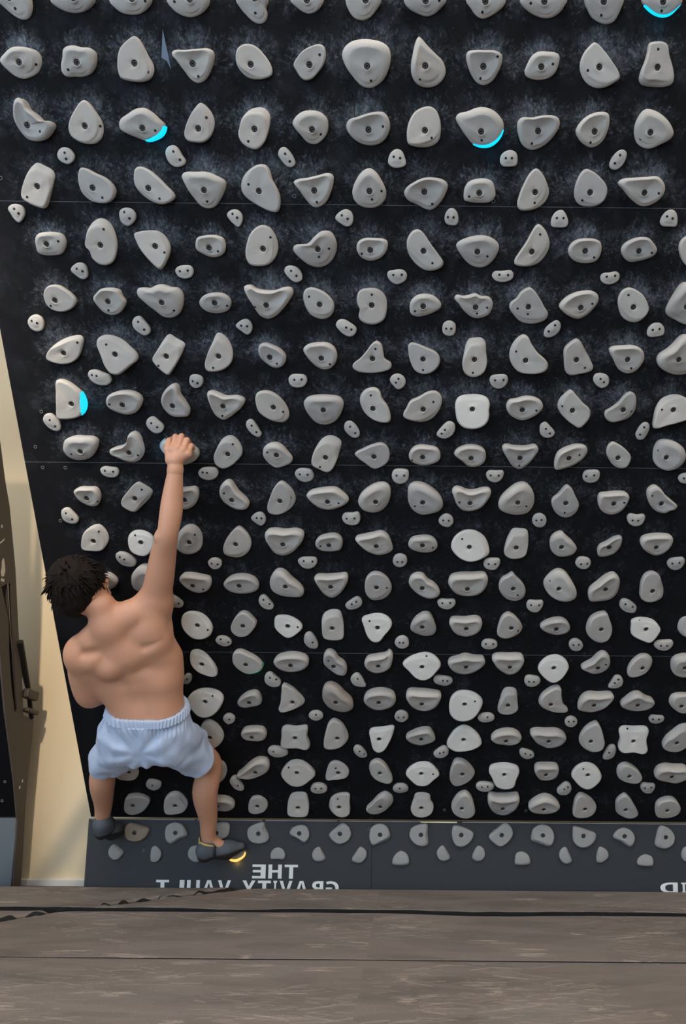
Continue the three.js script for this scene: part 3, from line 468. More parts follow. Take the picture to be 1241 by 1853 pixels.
M(9,13,'D2r9','big rounded pebble at the edge',1209,1942,[-34,27],[-48,-1,-48,33,-35,66,-11,74,27,68,63,45,79,13,76,-20,50,-50,14,-61,-24,-47,-42,-25]);
F(7,'F',-1110,1849,[-18,5,16,2],[-40,8,-26,21,5,19,32,14,37,0,26,-21,-2,-27,-32,-15]);
F(7,'F',-697,1846,[-22,6,-3,5],[-43,0,-29,21,3,26,34,22,42,5,29,-20,-3,-31,-33,-21]);
F(7,'F',-294,1844,[-19,4,14,3],[-41,6,-28,24,4,27,31,19,39,-2,29,-23,-4,-33,-30,-19]);
F(7,'F',109,1843,[-16,4,16,4],[-37,3,-27,26,5,30,31,25,35,4,24,-26,-4,-36,-27,-26]);
F(7,'F',506,1848,[-19,3,15,3],[-38,6,-28,21,3,22,35,20,36,3,21,-23,-2,-30,-27,-19]);
F(7,'F',910,1851,[-22,0,10,6],[-36,-1,-28,20,3,27,31,23,36,4,27,-22,-4,-31,-29,-20]);
F(7,'F',1310,1844,[-11,3],[-33,2,-23,17,-1,23,37,11,40,-14,2,-23,-22,-17]);
M(10,1,'J12','small sloping',-1223,1730,[46,-13],[-46,34,-27,49,9,51,47,48,58,26,56,-5,33,-37,0,-40,-28,-20,-43,12]);
M(10,2,'P9r4','tilted oblong block',-1016,1733,[33,40],[18,72,46,57,73,30,61,3,24,-35,-11,-63,-32,-55,-60,-29,-55,-3,-25,34,1,62]);
M(10,3,'J12','half-hidden bucket behind the raised forearm',-808,1728,[],[-12,51,20,57,54,58,63,33,49,-11,21,-39,-12,-49,-41,-26,-40,24]);
M(10,4,'J1','drooping fin',-607,1730,[-27,35],[-49,32,-39,67,-13,92,6,86,15,70,31,41,63,6,73,-16,58,-39,20,-47,-16,-35,-41,-8]);
M(10,5,'P10r3','upright leaf',-402,1729,[46,13],[8,88,34,72,58,35,63,0,46,-33,14,-56,-22,-65,-52,-54,-56,-28,-43,12,-20,62]);
M(10,6,'J12','wide canoe-shaped',-200,1728,[47,-3],[-88,32,-72,48,-20,61,35,63,65,43,90,12,79,-6,45,-29,4,-44,-35,-35,-68,-3]);
M(10,7,'D11','rounded rising dome',5,1733,[],[-75,-5,-68,26,-40,56,4,80,43,81,60,63,61,24,44,-25,16,-52,-20,-57,-55,-41]);
M(10,8,'D1','big smooth shark-nose',203,1734,[-33,-22],[-63,29,-60,68,-38,85,2,81,41,59,77,21,86,-10,74,-37,34,-59,-6,-67,-42,-47,-60,-11]);
M(10,9,'J12','wide saddle-topped cup',404,1728,[-46,9],[-78,61,-63,73,-43,71,-15,59,20,59,55,69,83,67,86,46,70,10,43,-27,4,-44,-32,-37,-57,-5,-70,31]);
M(10,10,'D11','biggest egg-shaped',605,1738,[38,-20],[-82,-11,-73,16,-44,51,-6,80,30,84,55,62,70,22,69,-22,47,-58,3,-68,-42,-56,-75,-33]);
M(10,11,'P12r6','kite-shaped',810,1732,[-1,-45],[1,82,20,68,38,34,57,-6,51,-43,25,-69,-3,-72,-37,-50,-59,-7,-59,15,-33,42,-12,72]);
M(10,12,'J12','square-topped bucket',1014,1731,[41,10],[-69,16,-64,44,-30,50,13,55,49,51,61,35,56,0,38,-38,4,-56,-33,-47,-58,-20]);
M(10,13,'J1','hooked boot-shaped',1216,1734,[-46,39],[-64,34,-63,65,-38,83,-14,71,9,43,45,13,68,-9,59,-27,44,-31,24,-47,-12,-41,-44,-10]);
F(8,'F',-1313,1646,[-7,17,14,-11],[-32,12,-22,33,-1,38,20,17,37,-14,27,-32,-2,-35,-27,-19]);
F(8,'F',-499,1642,[-9,6,11,5],[-35,2,-17,24,11,30,27,11,25,-15,6,-33,-17,-20]);
F(8,'F',-102,1650,[-21,0,13,2],[-41,4,-30,22,3,24,31,27,38,5,29,-24,1,-34,-31,-22]);
F(8,'F',304,1643,[-13,3,11,2],[-33,-3,-19,23,5,30,27,15,30,-11,10,-31,-19,-23]);
F(8,'F',705,1648,[-15,2,7,5],[-32,-3,-24,23,0,32,24,19,29,-11,16,-31,-13,-30]);
F(8,'F',1118,1657,[-16,-2,8,-2],[-39,10,-29,25,3,21,35,22,37,-3,25,-25,-3,-32,-29,-17]);
M(11,1,'P9r2','round egg just above the dark hair',-1221,1534,[29,45],[-49,8,-34,42,-1,68,29,73,52,48,61,9,48,-24,23,-48,-16,-47,-53,-37]);
M(11,2,'P6r12','pale flat-faced',-1017,1530,[-22,32],[-57,-7,-51,30,-27,49,13,49,50,26,57,3,41,-40,15,-62,-18,-60,-48,-41]);
M(11,3,'D10r2','tall rounded oval beside the upper arm',-804,1537,[28,36],[-59,-25,-45,38,-16,71,18,75,45,46,51,2,38,-40,5,-60,-34,-56]);
M(11,4,'P10r6','upright guitar-pick',-606,1527,[],[-58,-26,-40,22,-11,61,17,82,41,64,62,27,65,-4,47,-43,7,-70,-33,-66,-56,-51]);
M(11,5,'J12','broad flat-topped bucket',-401,1530,[],[-74,37,-66,65,-34,72,14,67,61,71,92,57,92,34,67,-9,31,-48,-7,-63,-42,-49,-62,-5]);
M(11,6,'J12','small low loaf',-203,1524,[-36,-1],[-58,14,-44,38,-3,53,37,53,57,34,59,6,46,-23,4,-36,-36,-29,-55,-9]);
M(11,7,'J11','pointed-left scoop',3,1524,[],[-90,41,-63,51,-15,62,22,70,49,55,65,18,70,-20,51,-39,6,-50,-29,-32,-65,2]);
M(11,8,'D12','low flat oval',203,1531,[45,-10],[-62,6,-50,30,-5,42,39,38,61,17,64,-11,44,-35,3,-43,-38,-31,-58,-12]);
M(11,9,'P6r2','large pale round cushion',406,1527,[-32,36],[-79,-4,-72,30,-52,55,-20,72,21,70,63,43,84,1,87,-36,56,-56,3,-68,-38,-54,-66,-29]);
M(11,10,'P9r12','upright slab',610,1524,[],[-17,82,11,84,44,77,51,49,51,-2,41,-42,12,-54,-29,-50,-51,-29,-48,11,-33,57]);
M(11,11,'D1','shell-shaped',805,1531,[],[-50,8,-47,41,-25,64,-2,70,20,49,50,22,67,-6,56,-34,25,-52,-7,-54,-37,-30]);
M(11,12,'J11','narrow rising leaf',1014,1527,[],[47,54,52,29,46,-9,25,-37,-11,-48,-41,-43,-50,-16,-43,8,-13,27,18,48]);
M(11,13,'J12','wide smooth half-bowl',1217,1531,[],[-72,24,-65,47,-27,61,21,63,59,56,67,30,56,-7,33,-37,6,-46,-29,-31,-58,-4]);
F(9,'F',-1097,1445,[-20,15,-1,5],[-42,14,-33,32,-8,34,22,19,44,-8,35,-31,6,-36,-25,-23]);
F(9,'F',-708,1429,[-13,1,13,-2],[-31,1,-22,19,3,26,26,15,28,-8,10,-27,-15,-27]);
F(9,'F',-301,1439,[-15,10,23,8],[-42,10,-29,21,8,25,40,20,41,-3,21,-26,-8,-31,-31,-17]);
F(9,'F',104,1451,[-11,-3,11,-3],[-31,2,-21,25,4,32,27,21,32,-2,20,-25,-5,-32,-25,-21]);
F(9,'F',505,1440,[-12,3,17,3],[-34,4,-25,22,8,27,37,23,36,-5,18,-28,-11,-28,-29,-15]);
F(9,'F',908,1448,[-10,-2,17,0],[-34,0,-24,25,0,30,28,19,34,-2,22,-25,-3,-29,-24,-18]);
F(9,'F',1315,1451,[-18,3,12,7],[-39,1,-29,20,7,28,32,27,37,2,22,-26,-1,-33,-28,-20]);
M(12,1,'D12','mostly hidden knob beside the ear',-1214,1330,[],[-34,22,-5,46,36,49,58,33,70,10,50,-22,11,-38,-35,-19]);
M(12,2,'D12','half-hidden oval behind the raised shoulder',-1012,1335,[],[-67,21,-50,60,-17,88,15,84,42,42,39,-18,-9,-58,-63,-38]);
M(12,3,'J12','wide flat-lipped scoop',-814,1323,[47,-14],[-52,36,-40,57,-6,61,41,53,80,41,84,12,64,-23,19,-43,-17,-31,-39,6]);
M(12,4,'J12','long low clam',-607,1326,[],[-68,11,-42,41,5,55,49,49,76,32,87,2,75,-23,30,-45,-20,-46,-54,-25]);
M(12,5,'D1','large sloping boulder-like',-400,1331,[],[-73,1,-60,50,-37,77,-8,74,27,37,65,-2,78,-31,66,-54,19,-64,-28,-61,-64,-38]);
M(12,6,'J12','half-bowl with thin lip',-202,1326,[],[-70,49,-60,56,-10,58,39,62,72,64,79,47,61,-2,29,-49,-1,-64,-33,-45,-55,2]);
M(12,7,'P10r5','upright rounded triangle',1,1325,[45,-3],[-52,14,-45,47,-20,71,12,71,49,44,66,-1,55,-41,22,-68,-20,-69,-47,-34]);
M(12,8,'J1','two-lobed peanut',203,1323,[],[-60,31,-50,60,-21,73,4,68,25,42,54,23,79,-16,67,-42,29,-56,-13,-43,-46,-9]);
M(12,9,'J12','wide thick-lipped shelf',403,1324,[],[-86,37,-74,63,-37,74,20,76,77,77,88,58,80,9,49,-33,4,-48,-43,-34,-69,-3]);
M(12,10,'P12r6','onion-shaped',606,1325,[22,-32],[-9,79,11,58,42,25,55,-4,51,-46,24,-68,-18,-64,-50,-32,-65,14,-54,48,-26,67]);
M(12,11,'D2r9','big rounded trapezoid',805,1334,[-40,35],[-2,88,23,79,54,40,79,-11,78,-45,51,-66,10,-67,-31,-48,-58,-10,-64,23,-43,61,-21,82]);
M(12,12,'J11','rising half-moon',1014,1328,[],[32,80,53,62,61,18,55,-32,29,-61,-18,-67,-61,-61,-74,-32,-71,-2,-38,33,0,69]);
M(12,13,'P9r3','standing egg',1224,1321,[],[-11,94,21,78,40,38,54,-6,49,-41,15,-56,-25,-53,-50,-33,-55,4,-53,50,-39,81]);
F(10,'F',-908,1240,[-12,11,22,-7],[-36,14,-26,31,-5,31,26,10,40,-10,30,-29,0,-31,-28,-15]);
F(10,'F',-499,1238,[-6,19,19,-3],[-30,11,-20,35,-3,38,20,12,36,-17,25,-34,-4,-32,-24,-13]);
F(10,'F',-101,1237,[10,15,-11,2],[-41,-7,-18,17,16,35,34,18,32,-6,6,-26,-28,-29]);
F(10,'F',309,1242,[-16,6,19,8],[-38,11,-27,21,6,20,40,19,42,-2,19,-27,-10,-27,-31,-13]);
F(10,'F',706,1236,[-16,7,20,7],[-36,7,-27,25,6,25,37,24,37,-1,18,-31,-7,-33,-29,-17]);
F(10,'F',1124,1239,[-13,14,21,0],[-37,4,-31,31,-7,34,25,15,41,-4,34,-33,1,-32,-26,-15]);
M(13,3,'P6r2','big pale flat oval',-811,1127,[47,-19],[-74,8,-61,50,-27,63,21,50,51,16,63,-18,54,-51,15,-70,-27,-64,-63,-28]);
M(13,4,'P1','dark-sided rounded lump',-607,1124,[],[-58,-14,-38,33,-4,70,21,69,52,36,63,16,42,-25,9,-57,-30,-61,-54,-39]);
M(13,5,'P6r1','pale skewed oval',-404,1125,[45,-3],[-61,8,-54,43,-14,49,27,35,57,11,65,-10,43,-36,0,-59,-37,-37,-59,-10]);
M(13,6,'P9r12','upright barrel',-203,1118,[],[-37,66,-3,85,35,80,47,43,51,-12,44,-59,2,-65,-40,-50,-47,4,-46,45]);
M(13,7,'P6r12','pale shield-shaped',2,1123,[-36,33],[-71,41,-39,57,11,63,45,49,65,21,58,-5,32,-37,6,-70,-23,-71,-48,-43,-61,-2]);
M(13,8,'D12','plump rounded triangular',204,1131,[],[-53,3,-30,45,8,70,33,65,54,25,63,-17,51,-48,13,-60,-30,-45,-51,-24]);
M(13,9,'J12','wide flat-lipped half-bowl',403,1122,[],[-78,36,-69,52,-7,55,52,59,69,44,67,7,47,-31,5,-52,-42,-37,-69,6]);
M(13,10,'P11r4','upright rounded teardrop',607,1126,[30,-15],[-19,77,7,66,39,29,52,-6,39,-36,-3,-57,-42,-54,-62,-34,-60,12,-43,61]);
M(13,11,'J12','low left-beaked loaf',811,1122,[],[-75,15,-60,34,-20,53,22,56,51,36,61,4,47,-23,6,-39,-38,-24]);
M(13,12,'P11r8','quarter-round with top-right corner',1013,1126,[],[16,85,31,56,51,0,50,-36,36,-65,3,-77,-36,-60,-61,-27,-65,16,-49,61,-18,81]);
M(13,13,'P6r12','pale flat hexagonal',1216,1128,[-33,43],[-67,39,-37,51,15,46,44,31,67,-3,60,-25,26,-67,-10,-58,-63,-27,-67,14]);
M(13,14,'P6r9','edge-cropped round',1423,1126,[],[-59,1,-52,46,-25,62,13,54,35,8,12,-28,-23,-39,-48,-22]);
F(11,'F',-705,1038,[-9,14,24,-3],[-36,5,-23,23,8,25,35,5,35,-15,6,-28,-26,-15]);
F(11,'F',-307,1045,[11,-3],[-29,7,-21,37,0,45,17,28,35,-22,26,-40,-4,-38,-24,-18]);
F(11,'F',110,1041,[-9,3,7,3],[-32,1,-17,26,8,33,30,17,30,-19,4,-34,-22,-24]);
F(11,'F',512,1034,[-17,6,16,6],[-38,-3,-27,21,7,26,33,13,34,-10,13,-25,-21,-23]);
F(11,'F',908,1036,[-13,4,11,6],[-33,-1,-26,24,-1,32,26,15,32,-10,17,-31,-14,-29]);
F(11,'F',1306,1039,[-12,3,16,2],[-42,1,-31,19,6,25,41,24,43,-3,22,-26,-8,-27,-31,-14]);
M(14,3,'P6r12','pale slanting flat-faced',-812,922,[],[-54,35,-45,61,-15,67,14,52,39,21,60,-18,66,-57,52,-66,14,-56,-27,-32,-51,0]);
M(14,4,'P12','faintly green-edged leaf',-609,921,[],[-60,24,-48,68,-22,76,15,59,56,31,77,-1,68,-28,35,-50,-5,-53,-37,-30,-55,-2]);
M(14,5,'J12','wide clam-shell',-402,920,[],[-77,21,-62,46,-13,64,38,63,79,44,84,14,66,-16,29,-41,-15,-47,-55,-23]);
M(14,6,'J1','hook-topped peanut',-205,915,[-21,36],[-45,36,-36,78,-14,89,11,71,23,47,52,21,62,-12,49,-49,18,-52,-17,-31,-41,2]);
M(14,7,'J12','cup with raised right corner',2,920,[],[-64,19,-50,47,-7,59,36,69,53,84,67,68,65,32,51,-13,20,-43,-15,-49,-49,-26]);
M(14,8,'P6r12','big pale diamond-shaped',204,921,[20,51],[-90,12,-64,38,-21,58,22,65,56,52,87,10,66,-28,36,-59,6,-69,-29,-57,-60,-25]);
M(14,9,'J12','wide shallow-peaked cup',407,921,[],[-85,27,-74,41,-40,53,-6,65,37,56,80,51,87,26,65,-7,28,-43,-11,-52,-55,-31]);
M(14,10,'J12','straight-lipped half-bowl',609,922,[],[-85,52,-71,65,-11,68,53,65,63,44,53,0,30,-42,-4,-52,-41,-25,-69,15]);
M(14,11,'P6r12','pale tilted rounded square',812,921,[],[-72,-10,-64,17,-30,50,13,59,52,39,70,5,59,-28,35,-61,1,-78,-35,-59]);
M(14,12,'J11','hooked left-beaked fin',1017,920,[32,25],[-80,6,-64,22,-32,44,-8,74,16,88,39,77,52,40,49,-5,22,-35,-13,-38,-51,-16]);
M(14,13,'P10r2','rising bean with sloped base',1223,922,[],[-67,-32,-65,4,-47,40,-15,69,23,65,44,39,43,4,24,-27,-15,-47,-55,-48]);
M(14,14,'D12r9','edge-cropped squarish',1414,931,[],[-58,-4,-58,35,-38,56,14,63,56,20,57,-35,18,-63,-26,-55,-49,-32]);
F(12,'F',-892,832,[2,4],[-17,8,3,29,20,24,18,-8,-4,-29,-21,-24]);
F(12,'F',-497,834,[-5,18,23,8],[-33,7,-25,33,-7,42,22,18,42,-8,32,-34,-4,-38,-29,-19]);
F(12,'F',-94,835,[-1,16],[-35,5,-28,26,-5,40,12,27,28,-5,35,-31,14,-36,-20,-26]);
F(12,'F',298,839,[3,7,24,4],[-41,11,-28,25,7,22,46,12,47,-9,21,-28,-14,-23,-36,-10]);
F(12,'F',715,841,[-13,1,10,1],[-34,8,-24,27,11,27,38,17,40,-7,15,-31,-16,-29,-30,-13]);
F(12,'F',1111,838,[-9,2,6,21],[-35,-26,-25,0,-7,35,15,35,31,11,25,-21,-4,-34]);
M(15,3,'P6r1','big pale flat disc beside the waist',-814,722,[37,30],[-86,4,-57,42,-14,58,32,56,71,36,84,6,65,-38,32,-73,-9,-87,-39,-79,-71,-40]);
M(15,4,'J12','small rising loaf',-610,711,[],[-55,3,-36,33,6,61,41,63,58,33,57,-1,22,-27,-23,-37,-49,-24]);
M(15,5,'P9r3','right-pointing triangular',-404,720,[],[-41,97,-7,81,29,44,54,-3,42,-27,-5,-44,-58,-55,-68,-41,-57,-3,-49,57]);
M(15,6,'D1','large dull sloping boulder-like',-199,731,[],[-63,34,-53,83,-26,96,8,82,42,42,75,3,78,-37,46,-67,1,-71,-39,-52,-61,-12]);
M(15,7,'J12','wide oval clam',1,723,[],[-70,20,-58,49,-18,69,34,70,73,50,81,16,63,-25,22,-53,-22,-54,-56,-21]);
M(15,8,'J12','wide half-bowl with thin lip',204,718,[],[-75,51,-64,74,-12,76,49,70,89,58,85,25,59,-28,15,-55,-29,-41,-60,6]);
M(15,9,'P6r1','largest pale round cushion',405,721,[48,17],[-73,-7,-62,32,-34,58,10,61,55,44,86,9,73,-35,44,-75,4,-92,-40,-86,-67,-56]);
M(15,10,'P9r12','small upright tapered slab',610,713,[],[-19,82,7,88,34,79,45,16,47,-35,12,-54,-33,-45,-47,-28,-40,21]);
M(15,11,'P11r8','shark-fin',811,721,[],[21,99,41,91,47,48,63,-8,84,-29,81,-48,42,-52,-3,-44,-39,-27,-56,3,-46,49,-13,82]);
M(15,12,'J12','sweeping scoop with right tip',1014,719,[],[-75,2,-65,38,-37,65,19,65,81,66,89,52,70,10,40,-33,-2,-53,-47,-43,-71,-27]);
M(15,13,'J12','low hat-shaped',1221,720,[],[-83,7,-61,37,-29,66,0,70,34,48,70,32,77,9,54,-27,5,-47,-52,-28]);
M(15,14,'P12r9','edge-cropped knobbly',1428,716,[],[-56,11,-50,53,-23,66,39,61,81,18,61,-27,16,-46,-30,-24]);
F(13,'F',-715,614,[3,1],[-29,-1,-16,23,9,27,29,5,17,-23,-10,-32]);
F(13,'F',-300,636,[2,12],[-35,3,-18,23,13,26,34,9,30,-13,1,-30,-25,-19]);
F(13,'F',106,636,[-13,0,12,2],[-32,-3,-21,25,6,33,32,15,30,-13,5,-33,-21,-24]);
F(13,'F',510,633,[6,10],[-40,0,-25,20,15,26,39,11,36,-11,3,-26,-28,-20]);
F(13,'F',915,614,[-11,7,12,8],[-29,1,-20,23,2,31,29,13,28,-15,7,-31,-18,-23]);
F(13,'F',1321,634,[-18,4,10,5],[-36,2,-26,19,4,19,35,14,35,-8,10,-25,-22,-20]);
M(16,3,'P9r2','upright half-disc beside the shorts',-812,515,[],[-43,18,-30,79,-4,93,36,68,62,12,56,-27,18,-64,-13,-68,-39,-26]);
M(16,4,'J12','small low clam',-612,513,[],[-49,24,-34,51,11,61,59,54,73,25,58,-11,14,-31,-29,-20]);
M(16,5,'P6r12','four-cornered cushion',-403,519,[],[-61,49,-41,59,3,53,58,59,62,41,57,4,69,-51,55,-67,10,-55,-35,-57,-69,-53,-66,3]);
M(16,6,'P9r3','tall half-dome',-200,519,[],[-17,103,18,84,46,27,49,-17,26,-49,-18,-64,-63,-56,-66,-22,-54,42,-40,83]);
M(16,7,'P6r12','pale tapered bucket',0,515,[],[-48,36,-37,49,13,56,71,65,69,34,49,-19,21,-65,-6,-76,-28,-60,-41,-10]);
M(16,8,'J12','low left-pointing almond',202,514,[],[-74,16,-45,41,0,60,40,60,58,36,67,0,36,-33,-5,-49,-50,-27]);
M(16,9,'P6r1','big pale half-round shell',405,519,[],[-80,-34,-65,12,-38,50,2,68,47,44,80,4,87,-28,54,-52,0,-64,-45,-64]);
M(16,10,'J12','wide oval clam',610,508,[],[-74,16,-56,47,-8,66,42,60,72,30,64,-6,21,-35,-34,-24]);
M(16,11,'J12','wide flat-topped canoe',814,513,[],[-93,52,-73,64,-20,64,42,62,81,31,76,-6,43,-45,-1,-56,-49,-21,-79,23]);
M(16,12,'P2r8','upright teardrop',1016,515,[],[20,107,40,82,58,29,68,-16,57,-51,14,-68,-26,-54,-51,-18,-51,27,-26,78]);
M(16,13,'P6r12','pale square with pinched sides',1219,521,[-32,61],[-70,51,-56,69,-1,69,61,68,73,48,64,2,74,-59,57,-72,6,-60,-48,-65,-67,-45,-62,0]);
M(16,14,'P10r12','edge-cropped rising wedge',1431,510,[],[-67,-23,-58,19,-27,57,10,92,45,96,68,39,58,-26,17,-58,-41,-48]);
F(14,'F',-498,426,[-14,10],[-43,14,-28,29,8,29,52,10,51,-13,18,-31,-19,-29,-40,-9]);
F(14,'F',-95,430,[-1,10,21,-9],[-32,18,-19,35,3,30,29,-4,33,-27,6,-36,-21,-16]);
F(14,'F',298,429,[-6,5,12,11],[-37,-5,-24,13,12,38,35,25,33,-10,4,-33,-23,-28]);
F(14,'F',712,427,[-6,8,20,-1],[-34,13,-24,28,6,22,37,5,36,-20,4,-32,-24,-15]);
F(14,'F',1117,439,[-6,8],[-30,-34,-22,7,-3,41,20,43,29,13,18,-28,-13,-43]);
M(17,1,'P10r3','flat-faced half-moon peeking under the shorts',-1233,301,[],[-61,-35,-25,18,15,31,42,17,43,-22,21,-52,-23,-54]);
M(17,3,'P9r3','half-hidden rounded block behind the knee',-800,306,[],[-57,26,-27,63,33,56,48,10,34,-41,1,-66,-46,-42]);
M(17,4,'J11','rising slug-shaped',-608,311,[],[-95,-19,-65,13,-24,56,18,82,58,77,71,48,60,4,19,-36,-26,-45,-65,-35]);
M(17,5,'P6r12','big flat eye-shaped',-405,314,[-39,29],[-79,-11,-60,28,-28,56,9,61,45,46,73,16,89,-15,62,-46,20,-76,-26,-76,-58,-52]);
M(17,6,'P7r2','rounded quarter-disc',-204,310,[-11,28],[-62,-35,-56,13,-37,55,-5,62,35,35,52,-2,43,-29,7,-35,-30,-37,-53,-42]);
M(17,7,'P2r9','right-leaning pebble',0,313,[],[-53,12,-44,57,-11,76,21,57,48,7,62,-46,47,-65,0,-58,-37,-36]);
M(17,8,'P6r12','pale eye-shaped',203,315,[58,-1],[-76,-6,-55,27,-10,52,41,50,73,20,89,-10,64,-36,28,-68,-18,-68,-55,-37]);
M(17,9,'P10r2','rounded D-shaped',405,313,[],[-61,-35,-57,36,-35,82,1,78,39,41,61,-3,46,-39,5,-69,-37,-75]);
M(17,10,'P6r12','pale helmet-shaped',609,314,[],[-75,10,-69,38,-37,51,27,51,68,35,74,11,61,-30,49,-73,4,-84,-38,-68,-60,-21]);
M(17,11,'J12','small flat-lipped cup',814,310,[],[-60,42,-48,61,1,65,52,59,60,38,50,-21,20,-46,-22,-43,-48,-2]);
M(17,12,'P6r1','pale flat rounded diamond',1018,316,[-24,33],[-79,-10,-62,32,-26,57,17,53,51,25,70,-15,53,-50,10,-83,-28,-72,-67,-30]);
M(17,13,'P1r9','low sloping pebble',1223,306,[],[-60,10,-56,55,-28,74,9,61,50,21,65,-15,49,-43,-1,-45,-42,-28]);
M(17,14,'J12','edge-cropped saddle-topped',1430,309,[],[-87,11,-76,49,-43,67,12,63,59,60,86,32,72,-19,33,-54,-24,-44,-71,-15]);
F(15,'F',-1124,220,[1,5],[-34,3,-22,27,6,28,41,12,36,-14,2,-36,-28,-21]);
F(15,'F',-709,233,[8,-4],[-33,14,-23,37,-4,46,17,15,34,-33,20,-45,-11,-34]);
F(15,'F',-308,206,[-11,8,17,9],[-37,4,-25,25,12,31,44,11,38,-19,0,-32,-32,-20]);
F(15,'F',99,211,[-2,8],[-37,2,-21,23,16,26,39,9,35,-15,-3,-28,-30,-18]);
F(15,'F',518,227,[-15,6,12,9],[-45,4,-34,22,12,25,45,13,41,-10,10,-31,-28,-23]);
F(15,'F',912,217,[-3,8,15,20],[-37,-11,-25,13,5,41,27,31,35,-4,16,-35,-21,-35]);
F(15,'F',1322,228,[-14,6,16,10],[-35,11,-25,27,7,25,35,21,36,-6,19,-34,-9,-31,-27,-13]);
M(18,1,'P11','blunt axe-head between the legs',-1234,100,[],[-41,10,-25,52,13,63,57,55,85,29,71,-8,31,-52,-21,-66,-47,-42]);
M(18,2,'P9r2','rounded lump between the legs',-1023,101,[],[-56,2,-42,52,-9,75,21,72,48,36,58,-3,38,-43,-13,-55,-53,-46]);
M(18,3,'J12','half-hidden low loaf beside the shin',-815,97,[],[-32,45,34,58,78,37,88,5,56,-33,12,-43,-51,-24]);
M(18,4,'P9r2','small rounded D-shaped',-615,98,[],[-41,22,-28,49,8,57,42,30,49,-8,30,-38,-17,-48,-43,-32]);
M(18,5,'P6r12','rounded barrel',-412,97,[],[-43,50,-28,72,9,81,42,74,52,36,54,-12,44,-48,-3,-53,-50,-46,-53,2]);
M(18,6,'P6r9','flat-topped quarter-round',-207,102,[-5,47],[-51,2,-38,47,1,74,52,72,54,25,50,-45,17,-59,-26,-44,-48,-24]);
M(18,7,'P11r2','tilted half-moon',0,105,[],[-73,-19,-44,20,-6,68,26,83,58,57,61,15,34,-21,-13,-50,-55,-45]);
M(18,8,'P6r12','waisted pear-shaped',204,101,[],[-38,46,-29,73,4,80,41,69,46,38,61,10,52,-33,10,-54,-37,-44,-53,-12,-47,18]);
M(18,9,'P2r10','upright quarter-round',406,103,[],[-52,-2,-40,44,-14,85,18,97,42,75,62,18,66,-31,41,-62,-1,-66,-39,-43]);
M(18,10,'J12','dark wide saddle-topped',611,105,[],[-79,64,-71,88,-34,81,22,82,73,86,79,59,60,-7,21,-58,-27,-52,-63,5]);
M(18,11,'J12','low ridged roof-shaped',816,100,[],[-79,17,-60,51,-3,86,40,72,78,26,66,-8,13,-44,-45,-31]);
M(18,12,'P9r2','rounded triangular',1022,105,[],[-59,9,-53,59,-32,88,8,73,46,31,60,-2,50,-38,13,-57,-45,-49,-59,-33]);
M(18,13,'P2r8','upright sail-like',1225,101,[],[-49,11,-49,54,-12,93,13,72,40,28,65,-27,45,-51,0,-56,-38,-34]);
M(18,14,'P12r8','knobbly rounded',1433,99,[],[-53,-24,-55,42,-27,69,19,74,45,53,67,9,57,-30,10,-57,-36,-58]);
K(1,'H1',-1236,258,[],[-50,-6,-49,25,-31,45,21,35,70,18,62,-14,31,-38,-12,-42,-41,-28]);
K(1,'H5',-1030,260,[],[-54,-2,-49,30,-12,50,26,41,52,9,56,-14,21,-32,-24,-55,-46,-37]);
K(1,'H12',-826,259,[],[-18,37,57,47,64,6,55,-16,23,-30,-15,-22]);
K(1,'H2',-614,259,[],[-58,-2,-53,25,-21,45,22,53,32,26,53,-18,44,-38,2,-48,-41,-36]);
K(1,'H7',-409,261,[],[-50,-2,-37,25,0,41,33,34,50,3,47,-24,27,-44,-7,-28]);
K(1,'H11',-204,261,[],[-55,-5,-25,27,12,51,41,36,56,0,42,-31,0,-49,-33,-36]);
K(1,'H5',-2,259,[],[-55,-1,-44,35,-6,52,32,40,51,-4,42,-22,-9,-45,-37,-51,-52,-27]);
K(1,'H3',203,260,[],[-58,-4,-46,32,-8,50,31,51,35,6,35,-48,2,-55,-35,-40]);
K(1,'H12',406,261,[],[-48,0,-40,41,-28,44,19,33,62,10,52,-26,10,-56,-28,-49]);
K(1,'H11',610,262,[],[-65,-8,-25,29,18,58,46,42,57,6,36,-30,-6,-55,-39,-39]);
K(1,'H7',817,263,[],[-59,-10,-48,30,-5,52,38,39,58,-1,46,-45,27,-52,-25,-39,-58,-24]);
K(1,'H1',1021,262,[],[-54,14,-49,45,-30,44,22,28,64,10,59,-21,20,-53,-22,-53,-50,-27]);
K(1,'H7',1229,262,[],[-57,-5,-39,25,-1,40,37,25,53,-6,44,-37,29,-51,-17,-28]);
K(1,'H9',1436,259,[],[-33,43,-19,55,19,43,46,7,40,-29,6,-53,-36,-51,-52,-38,-44,7]);
K(2,'G2',-1331,163,[],[-33,-1,-24,26,-6,39,19,22,42,0,27,-27,-1,-37,-25,-21]);
K(2,'G9',-1125,154,[],[-25,-30,-23,32,-5,41,20,23,28,1,14,-30,-9,-37]);
K(2,'G3',-928,161,[],[-36,4,-23,31,14,36,34,19,37,-26,4,-42,-30,-22]);
K(2,'G12',-725,163,[],[-41,13,-18,40,19,40,44,14,45,-13,13,-39,-25,-36,-37,-18]);
K(2,'G6',-511,159,[],[-37,-21,-36,14,-7,34,22,23,35,-3,28,-23,-4,-23]);
K(2,'G3',-311,160,[],[-31,0,-19,27,4,37,19,15,36,-21,11,-32,-20,-26]);
K(2,'G9',-104,156,[],[-39,-21,-19,17,3,43,32,25,35,-1,10,-31,-23,-32]);
K(2,'G6',103,147,[],[-40,-29,-35,7,0,34,35,15,40,-28]);
K(2,'G2',314,170,[],[-31,5,-19,27,-1,39,23,10,37,-21,9,-35,-19,-26]);
K(2,'G9',494,170,[],[-32,-20,-21,16,-2,38,22,29,33,-2,17,-29,-16,-33]);
